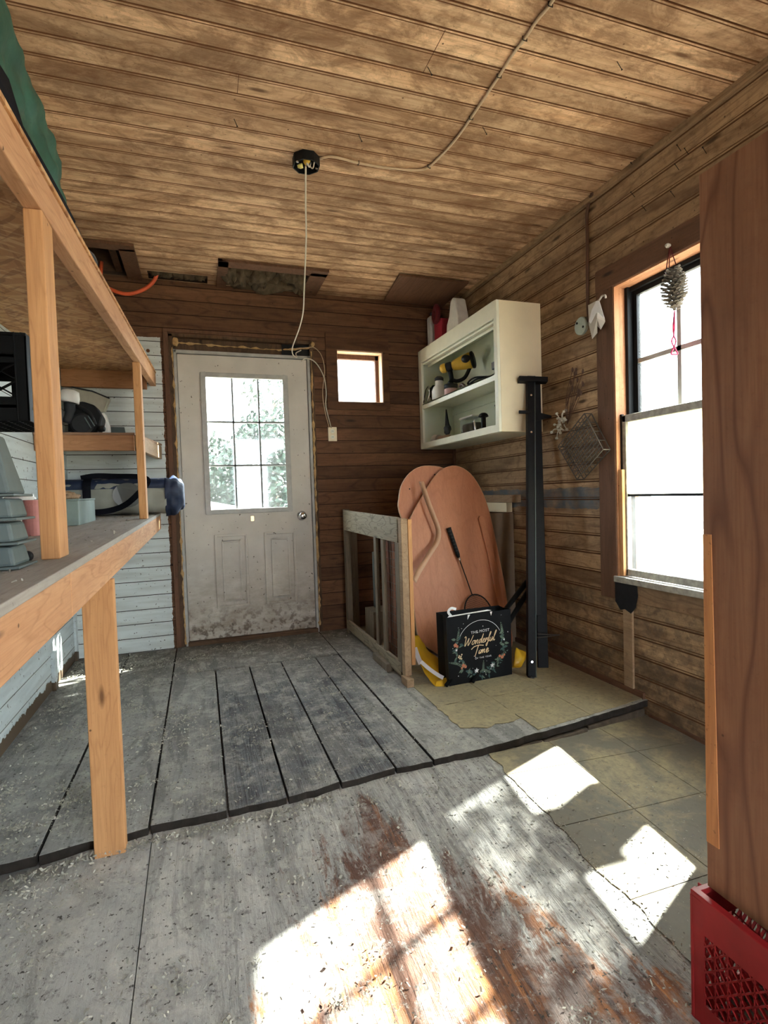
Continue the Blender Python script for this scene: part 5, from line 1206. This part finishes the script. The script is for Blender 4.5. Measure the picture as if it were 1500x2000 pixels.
sheet([[Y(806,1243,2.80), Y(812,1275,2.77), Y(828,1310,2.70), Y(849,1342,2.62)], [Y(816,1240,2.83), Y(826,1272,2.80), Y(846,1302,2.73), Y(868,1330,2.65)], [Y(822,1248,2.88), Y(838,1270,2.86), Y(858,1290,2.80), Y(872,1318,2.74)]], 'bag_film', M['yfoil'], yb)
sheet([[Y(849,1342,2.62), Y(862,1341,2.60), Y(874,1338,2.60)], [Y(852,1330,2.63), Y(864,1326,2.63), Y(874,1322,2.65)]], 'bag_fold', M['yfoil'], yb, amp=.004)
m = MB(); V = sm([Y(810,1265,2.765), Y(815,1280,2.745), Y(822,1297,2.70)], 5); ribbon(m, V, lambda i: (-.3,-1,.3), .026, .001)
V = sm([Y(822,1292,2.70), Y(838,1306,2.665), Y(855,1318,2.635), Y(866,1324,2.62)], 5); ribbon(m, V, lambda i: (-.3,-1,.3), .020, .001); m.build('paper_label', M['paperwhite'], yb)
yb2 = thing('plastic_bag', 'corner of a yellow plastic bag showing right of the gift bag', 'plastic bag', (1.72, 2.74, 0))
sheet([[Y(1000,1318,2.72), Y(1004,1290,2.74), Y(1008,1264,2.78)], [Y(1015,1306,2.70), Y(1020,1290,2.73), Y(1018,1270,2.78)], [Y(1024,1292,2.72), Y(1029,1280,2.74), Y(1027,1272,2.78)]], 'bag_film', M['yfoil'], yb2, amp=.004)
# ================================================================ RIGHT WALL ITEMS
pts = [at(x, y, 'X', XR-.010) for x, y in ((1152, 388), (1146, 420), (1147, 470), (1147, 540), (1148, 600), (1150, 628))]
tag(MB().tube([Vector((XR-.03, 2.33, H-.01))]+sm(pts, 5), .0085, 8).build('wall_cable', M['brownhose'], smooth=True), 'dark brown cable running down the right wall to a round plate', 'cable')
c = at(1138, 637, 'X', XR-.004)
dp = thing('round_plate', 'mint painted round box cover on the right wall', 'plate', c)
MB().lathe([(.048, 0), (.048, .014), (.044, .018)], c, (-1,0,0), 28).build('cover_disc', M['discgreen'], dp)
MB().lathe([(.006, 0), (.006, .003)], c+Vector((-.018, .022, .02)), (-1,0,0), 10).build('screw', M['black'], dp)
MB().lathe([(.006, 0), (.006, .003)], c+Vector((-.018, -.026, -.012)), (-1,0,0), 10).build('screw', M['black'], dp)
hb = thing('hanging_plastic_bag', 'small clouded plastic bag with white card hanging from a nail by the round plate', 'bag', at(1168, 600, 'X', XR-.02))
q = [at(x, y, 'X', XR-.025) for x, y in ((1148, 596), (1168, 586), (1180, 620), (1182, 628), (1173, 644), (1164, 635), (1165, 650), (1156, 662), (1150, 634))]
m = MB().add([p+Vector((-.012*mnoise.noise(p*30), 0, 0)) for p in q]+[at(1166, 622, 'X', XR-.05)], [(i, (i+1)%9, 9) for i in range(9)]); o = m.build('bag_film', M['film'], hb); mod = o.modifiers.new('s', 'SOLIDIFY'); mod.thickness = .001
q = [at(x, y, 'X', XR-.055) for x, y in ((1165, 588), (1171, 588), (1181, 622), (1168, 610), (1164, 612), (1154, 632), (1150, 628), (1156, 605))]
MB().prism(q, (-.001, 0, 0)).build('card', M['paperwhite'], hb)
MB().tube(sm([at(x, y, 'X', XR-.03) for x, y in ((1166, 592), (1172, 584), (1176, 578), (1182, 577), (1183, 582))], 4), .005, 7).build('knotted_neck', M['film'], hb, smooth=True)
# wire rack
cr = [at(x, y, 'X', XR-.012) for x, y in ((1155, 808), (1192, 878), (1140, 936), (1103, 872))]
rk2 = thing('wire_rack', 'dark wire rack basket hanging cornerwise below the dried flowers', 'rack', cr[0])
m = MB()
for off in (0, -.045):
    Cc = [p+Vector((off, 0, 0)) for p in cr]; m.tube(Cc+[Cc[0]], .0035, 6)
for p in cr: m.tube([p, p+Vector((-.045, 0, 0))], .003, 6)
for i in range(1, 4): 
    for a, b in ((0,1), (1,2), (2,3), (3,0)):
        p = cr[a].lerp(cr[b], i/4); m.tube([p, p+Vector((-.045, 0, 0))], .002, 5)
m.build('rack_frame', M['wire'], rk2)
m = MB()
for i in range(1, 12):
    f = i/12; a, b = cr[0].lerp(cr[1], f), cr[3].lerp(cr[2], f); m.tube([a+Vector((-.045,0,0)), b+Vector((-.045,0,0))], .0026, 5)
for i in range(1, 9):
    f = i/9; a, b = cr[0].lerp(cr[3], f), cr[1].lerp(cr[2], f); m.tube([a+Vector((-.043,0,0)), b+Vector((-.043,0,0))], .0018, 5); m.tube([a, b], .0018, 5)
m.build('grid', M['wire'], rk2)
df = thing('dried_flowers', 'bunch of pale dried flowers with brown stems tied to the right wall', 'dried flowers', at(1100, 830, 'X', XR-.02))
m = MB(); rnd = random.Random(5)
for i in range(16):
    a = at(1098+rnd.uniform(-6, 6), 830+rnd.uniform(-8, 14), 'X', XR-.02)
    b = a+Vector((-.03*rnd.random(), rnd.uniform(-.05, .05), rnd.uniform(-.05, .06))); m.tube(sm([a, a.lerp(b, .5)+Vector((-.01, 0, .01)), b], 4), .003, 5); m.blob(b, (.009, .009, .008), .4, 2, 8, 6)
m.build('bloom', M['conetip'], df, smooth=True)
m = MB()
for i in range(14):
    a = at(1108, 828, 'X', XR-.015); b = at(1128+rnd.uniform(-14, 12), 735+rnd.uniform(-15, 40), 'X', XR-.02); m.tube(sm([a, a.lerp(b, .5)+Vector((-.01, rnd.uniform(-.02, .02), 0)), b], 4), .0016, 5)
    m.blob(b, (.005, .008, .014), .3, 2, 8, 6)
m.build('stem', M['brownhose'], df)
# pine cone ornament in the window
cc = Vector((XR-.035, 1.858, 1.875))
c0 = at(1317, 568, 'X', XR-.045); pc = thing('pine_cone', 'large grey pine cone hanging on ribbons in front of the window', 'pine cone', c0)
m = MB(); m2 = MB(); n = 150; hgt = .165
for i in range(n):
    f = i/n; z = c0.z+hgt/2-hgt*f; a = i*2.39996; R3 = .052*math.sin(math.pi*(.16+.72*(1-f)))**.8*(1.0 if f < .75 else 1-.9*(f-.75))
    d = Vector((math.cos(a), math.sin(a), .28-.55*f*0)); base = Vector((c0.x, c0.y, z)); tip = base+Vector((math.cos(a)*R3, math.sin(a)*R3, .012+.006*math.sin(i)))
    s_ = Vector((-math.sin(a), math.cos(a), 0)); up = Vector((0,0,.0022)); mid = base.lerp(tip, .55)
    w = .0085
    P = [base-s_*.003, mid-s_*w*.6, tip-s_*w, tip+Vector((math.cos(a)*.004, math.sin(a)*.004, .002)), tip+s_*w, mid+s_*w*.6, base+s_*.003]
    (m2 if i in (9, 22, 40) else m).prism(P, up)
m.tube([(c0.x, c0.y, c0.z+hgt/2), (c0.x, c0.y, c0.z-hgt/2)], [.012, .006], 8)
m.build('scale', M['cone'], pc); m2.build('scale', M['conetip'], pc)
m = MB(); nl = at(1308, 480, 'X', XR-.012)
for x, y in ((1300, 535), (1307, 522), (1322, 522)): m.tube([nl, at(x, y, 'X', XR-.045)], .0022, 6)
m.build('ribbon', M['ribbonred'], pc)
m = MB()
for s_ in (-1, 1):
    P = sm([c0+Vector((0, 0, -.085)), at(1316, 640, 'X', XR-.045)+Vector((0, s_*.004, 0)), at(1316, 655, 'X', XR-.045), at(1316-4*s_, 668, 'X', XR-.045), at(1317+6*s_, 690, 'X', XR-.045), at(1317, 692, 'X', XR-.045)], 5)
    m.tube(P, .0032, 6)
m.build('tassel', M['ribbonpink'], pc)
m = MB().lathe([(.008, 0), (.010, .012), (.006, .02)], nl, (-1, .1, 0), 12); m.build('hook', M['conetip'], pc)
# ================================================================ PLYWOOD CABINET ON CRATE
zt = .168
pw = thing('plywood_cabinet', 'tall reddish plywood cabinet standing on the red milk crate', 'cabinet', (1.17, .4, zt))
MB().box(1.0, 1.018, -.35, .862, zt+.003, 1.672).build('side_panel', M['ply'], pw, bevel=.0015)
MB().box(1.34, 1.358, -.35, .862, zt+.003, 1.672).build('side_panel', M['ply'], pw, bevel=.0015)
MB().box(1.018, 1.34, .846, .862, zt+.003, 1.672).build('back_panel', M['ply'], pw)
MB().box(1.018, 1.34, -.35, .846, 1.654, 1.672).build('top_panel', M['ply'], pw)
MB().box(1.018, 1.34, -.35, .846, zt+.003, zt+.021).build('bottom_panel', M['ply'], pw)
m = MB(); m.hexa([(.998, .832, .27), (1.0, .832, .27), (1.0, .861, .27), (.998, .861, .27), (.998, .842, .93), (1.0, .842, .93), (1.0, .861, .93), (.998, .861, .93)]); m.build('edge_strip', M['plyedge'], pw)
crate('milk_crate', 'red plastic milk crate under the plywood cabinet, nearest the window', M['redcrate'], .962, 1.275, .560, .872, S+.001, zt)
crate('milk_crate', 'red plastic milk crate at the rear end of the plywood cabinet', M['redcrate'], .962, 1.275, -.33, -.02, S+.001, zt)
# ================================================================ DEBRIS
def scrap(m, c, s):
    u = Vector((rnd.uniform(-1,1), rnd.uniform(-1,1), rnd.uniform(-.3,.5))).normalized()*s; v = Vector((rnd.uniform(-1,1), rnd.uniform(-1,1), rnd.uniform(-.4,.6))).normalized()*s*rnd.uniform(.3, .8)
    b = c+Vector((0,0,abs(u.z)+abs(v.z)+.001)); w = Vector((0,0,s*.35))
    m.add([b-u-v, b+u-v+w, b+u+v, b-u+v-w*.5], [(0,1,2), (0,2,3)])
m = MB(); rnd = random.Random(11)
def fz(x, y): return .004 if y > stepY(x)+.015 else zl(x, y)+.003
def dens(x, y):
    d = .12
    if x < .1: d += .5*min(1, (.1-x)/.6)
    if y > 3.3: d += .2
    n = mnoise.noise(Vector((x*3, y*3, 0)))+.5*mnoise.noise(Vector((x*9, y*9, 3)))
    return d*max(0, .3+2.2*n)
k = 0
while k < 620:
    x, y = rnd.uniform(XL+.03, .95), rnd.uniform(.85, 3.95)
    if rnd.random() > dens(x, y): continue
    nn_ = rnd.randint(4, 38); sp_ = rnd.uniform(.008, .035); k += 1
    for i in range(nn_):
        a, b = x+rnd.gauss(0, sp_), y+rnd.gauss(0, sp_*.6)
        if a < XL+.02 or abs(b-stepY(a)) < .022: continue
        scrap(m, Vector((a, b, fz(a, b)+.004*rnd.random()*(nn_ > 20))), rnd.choice((.0015, .002, .003, .004, .0045)))
k = 0
while k < 8000:
    x, y = rnd.uniform(XL+.03, 1.0), rnd.uniform(.75, 3.95)
    if rnd.random() > .15+dens(x, y) or abs(y-stepY(x)) < .022: continue
    scrap(m, Vector((x, y, fz(x, y))), rnd.choice((.0012, .0018, .0024, .0035, .005))); k += 1
for i in range(1500):                       # drift along the foot of the step
    x = XL+.03+rnd.random()**1.8*1.2; y = stepY(x)-.03-abs(rnd.gauss(0, .018))
    scrap(m, Vector((x, y, zl(x, y)+.002+.010*rnd.random()*(1 if x < 0 else .3))), rnd.choice((.002, .003, .004, .006)))
for i in range(900):
    x, y = rnd.gauss(1.33, .16), rnd.uniform(.85, 1.6)
    if x < 1.05 or x > 1.9: continue
    scrap(m, Vector((x, y, zl(x, y)+.005)), rnd.choice((.0015, .002, .003, .004)))
for i in range(700):
    y = rnd.uniform(.75, 1.75); x = 1.05+rnd.gauss(0, .02); scrap(m, Vector((x, y, zl(x, y)+.004)), rnd.choice((.0015, .002, .003)))
tag(m.build('wood_shavings', M['dust']), 'grey shavings and nest crumbs scattered over the floor, thickest at left', 'debris', kind='stuff')
m = MB()
for i in range(500):
    x, y = rnd.uniform(XL+.03, -.28), rnd.uniform(1.0, 3.8); scrap(m, Vector((x, y, zb(y)+.001)), rnd.choice((.002, .003, .004)))
tag(m.build('bench_dust', M['dust']), 'grey crumbs scattered on the workbench top', 'debris', kind='stuff')
c = at(545, 1730, 'Z', S+.015); ns = MB(); ns.blob(c, (.022, .020, .016), .7, 4)
for i in range(160): scrap(ns, c+Vector((rnd.gauss(0, .016), rnd.gauss(0, .014), rnd.uniform(-.012, .014))), .006)
tag(ns.build('nest_clump', M['nest']), 'round tuft of dry nest fibre on the near floor', 'nest clump')
c = at(1000, 1790, 'Z', S+.006); s1 = MB().lathe([(.006, 0), (.0058, .004), (.003, .006), (.003, .03), (.0005, .036)], c, (1, -.35, .02), 10)
tag(s1.build('screw', M['chrome'], smooth=False), 'loose steel screw lying on the orange bare patch of floor', 'screw')
p = at(650, 1742, 'Z', S+.004); m = MB().add([p, p+Vector((.02, .004, .004)), p+Vector((.042, .0, .001)), p+Vector((.02, -.006, .006))], [(0,1,2,3)]); o = m.build('dry_leaf', M['palejamb']); mod = o.modifiers.new('s', 'SOLIDIFY'); mod.thickness = .0008
tag(o, 'small pale dry leaf on the grey floor right of the nest tuft', 'leaf')
p = at(1282, 1842, 'Z', S+.006); m = MB().bar(p+Vector((-.012, .012, 0)), p+Vector((.012, -.012, 0)), .010, .006); tag(m.build('plastic_bit', M['purple'], bevel=.001), 'small purple plastic bit on the tiles by the red crate', 'plastic bit')
m = MB(); m.blob(at(640, 1995, 'Z', S+.006), (.02, .008, .006), .5, 3)
for px_, py_ in ((435, 1512), (520, 1462), (368, 1520)):
    pass
# ================================================================ OUTSIDE
struct(MB().box(-30, 40, -30, 45, -.75, -.70).build('ground', M['grass']))
def bush(name, label, c, r, n, seed, trunk=None, mat='leafout', s=.06, grp=None):
    t = thing(name, label, 'tree' if trunk else 'bush', (c[0], c[1], -.70), grp); R4 = random.Random(seed); m = MB()
    for i in range(n):
        while True:
            d = Vector((R4.uniform(-1,1), R4.uniform(-1,1), R4.uniform(-1,1)))
            if d.length <= 1 and d.length > .35: break
        p = Vector(c)+Vector((d.x*r[0], d.y*r[1], d.z*r[2]))*(1+.25*mnoise.noise(d*2.5+Vector((seed, 0, 0))))
        u = Vector((R4.uniform(-1,1), R4.uniform(-1,1), R4.uniform(-1,1))).normalized()*s; v = u.orthogonal().normalized()*s*.55
        m.add([p-u, p-v, p+u, p+v], [(0,1,2,3)])
    m.build('foliage', M[mat], t)
    if trunk: MB().tube([(c[0], c[1], -.70), (c[0]+.05, c[1], c[2]-r[2]*.3)], [.12, .06], 8).build('trunk', M['trunk'], t)
    else:
        m = MB()
        for q in range(5): m.tube([(c[0]+.04*q-.08, c[1], -.70), (c[0]+(q-2)*r[0]*.3, c[1]+.1*(q%2), c[2])], [.03, .012], 6)
        m.build('stem', M['trunk'], t)
bush('leafy_bush', 'dense green bush seen through the right side of the door glass', (1.45, 10.8, .95), (1.15, .7, 1.9), 6500, 2, s=.08)
bush('leafy_bush', 'smaller green bush seen through the middle of the door glass', (.35, 11.6, .75), (.75, .6, 1.5), 3200, 5, s=.08)
bush('leafy_tree', 'tall sparse tree seen at the top right of the door glass', (2.1, 16.0, 4.3), (.8, .9, 1.3), 420, 8, True, s=.09)
sd = thing('garden_shed', 'low white shed with a sloping pale roof seen through the door glass', 'shed', (.1, 8.2, -.7))
MB().hexa([(-1.1, 7.9, -.7), (1.6, 7.9, -.7), (1.6, 9.4, -.7), (-1.1, 9.4, -.7), (-1.1, 7.9, 1.20), (1.6, 7.9, .62), (1.6, 9.4, .62), (-1.1, 9.4, 1.20)]).build('shed_wall', M['shedwhite'], sd)
MB().hexa([(-1.2, 7.8, 1.22), (1.8, 7.8, .58), (1.8, 9.5, .58), (-1.2, 9.5, 1.22), (-1.2, 7.8, 1.29), (1.8, 7.8, .65), (1.8, 9.5, .65), (-1.2, 9.5, 1.29)]).build('roof', M['shedwhite'], sd)
MB().box(.55, 1.0, 7.88, 7.90, .15, .60).build('shed_window', M['greenbin'], sd)
fn = thing('board_fence', 'pale board fence seen through the lower window sash', 'fence', (6.2, 5.6, -.7))
for q in range(4):
    MB().box(5.6, 5.7, 3.4+1.15*q, 3.52+1.15*q, -.7, 1.62).build('fence_post', M['fence'], fn)
for z in (1.50, 1.20, .5): MB().box(5.62, 5.66, 3.2, 7.1, z, z+.09).build('fence_rail', M['fence'], fn)
bh = thing('sun_blocker', 'unseen birdhouse-shaped box added outside the right window to shade the sun patch', 'sun blocker', (2.56, 2.02, 1.15))  # box added out of view to cast the shadow that splits the sun patch
MB().box(2.50, 2.62, 1.91, 2.13, 1.15, 1.42).build('box_body', M['fence'], bh, bevel=.004)
MB().prism([(2.47, 1.88, 1.42), (2.47, 2.16, 1.42), (2.47, 2.02, 1.50)], (.18, 0, 0)).build('roof', M['darkwood'], bh, bevel=.002)
MB().tube([(2.56, 2.02, 1.50), (2.56, 2.02, 2.4), (2.35, 2.02, 2.5), (XR+.13, 2.02, 2.5)], .004, 6).build('hanger', M['wire'], bh)
MB().lathe([(.022, 0), (.022, .002)], (2.50, 2.02, 1.32), (-1,0,0), 16).build('entry_hole', M['black'], bh)
# ================================================================ LIGHT AND CAMERA
wd = bpy.data.worlds.new('World'); bpy.context.scene.world = wd; wd.use_nodes = True
bg = wd.node_tree.nodes['Background']; bg.inputs[0].default_value = (.88, .94, 1.0, 1); bg.inputs[1].default_value = SKY
sl = bpy.data.lights.new('Sun', 'SUN'); sl.energy = SUN; sl.color = (1, .95, .86); sl.angle = math.radians(.9)
so = bpy.data.objects.new('Sun', sl); C.objects.link(so); so.location = (6, 4, 6)
so.rotation_euler = Vector((-1, -.42, -1.02)).to_track_quat('-Z', 'Y').to_euler()
cam = bpy.data.cameras.new('Camera'); co = bpy.data.objects.new('Camera', cam); C.objects.link(co)
cam.sensor_fit = 'HORIZONTAL'; cam.sensor_width = 36; cam.lens = 36*F/1500; cam.clip_start = .02; cam.clip_end = 200
co.matrix_world = Matrix(((RT.x, UP.x, -FW.x, CAM.x), (RT.y, UP.y, -FW.y, CAM.y), (RT.z, UP.z, -FW.z, CAM.z), (0,0,0,1)))
sc = bpy.context.scene; sc.camera = co
sc.view_settings.view_transform = 'Standard'; sc.view_settings.look = 'None'; sc.view_settings.gamma = 1
sc.view_settings.exposure = EXPO
sc.cycles.max_bounces = 14; sc.cycles.diffuse_bounces = 8; sc.cycles.transparent_max_bounces = 16; sc.cycles.sample_clamp_indirect = 12
for o in bpy.data.objects:
    if '_loc' in o: del o['_loc']
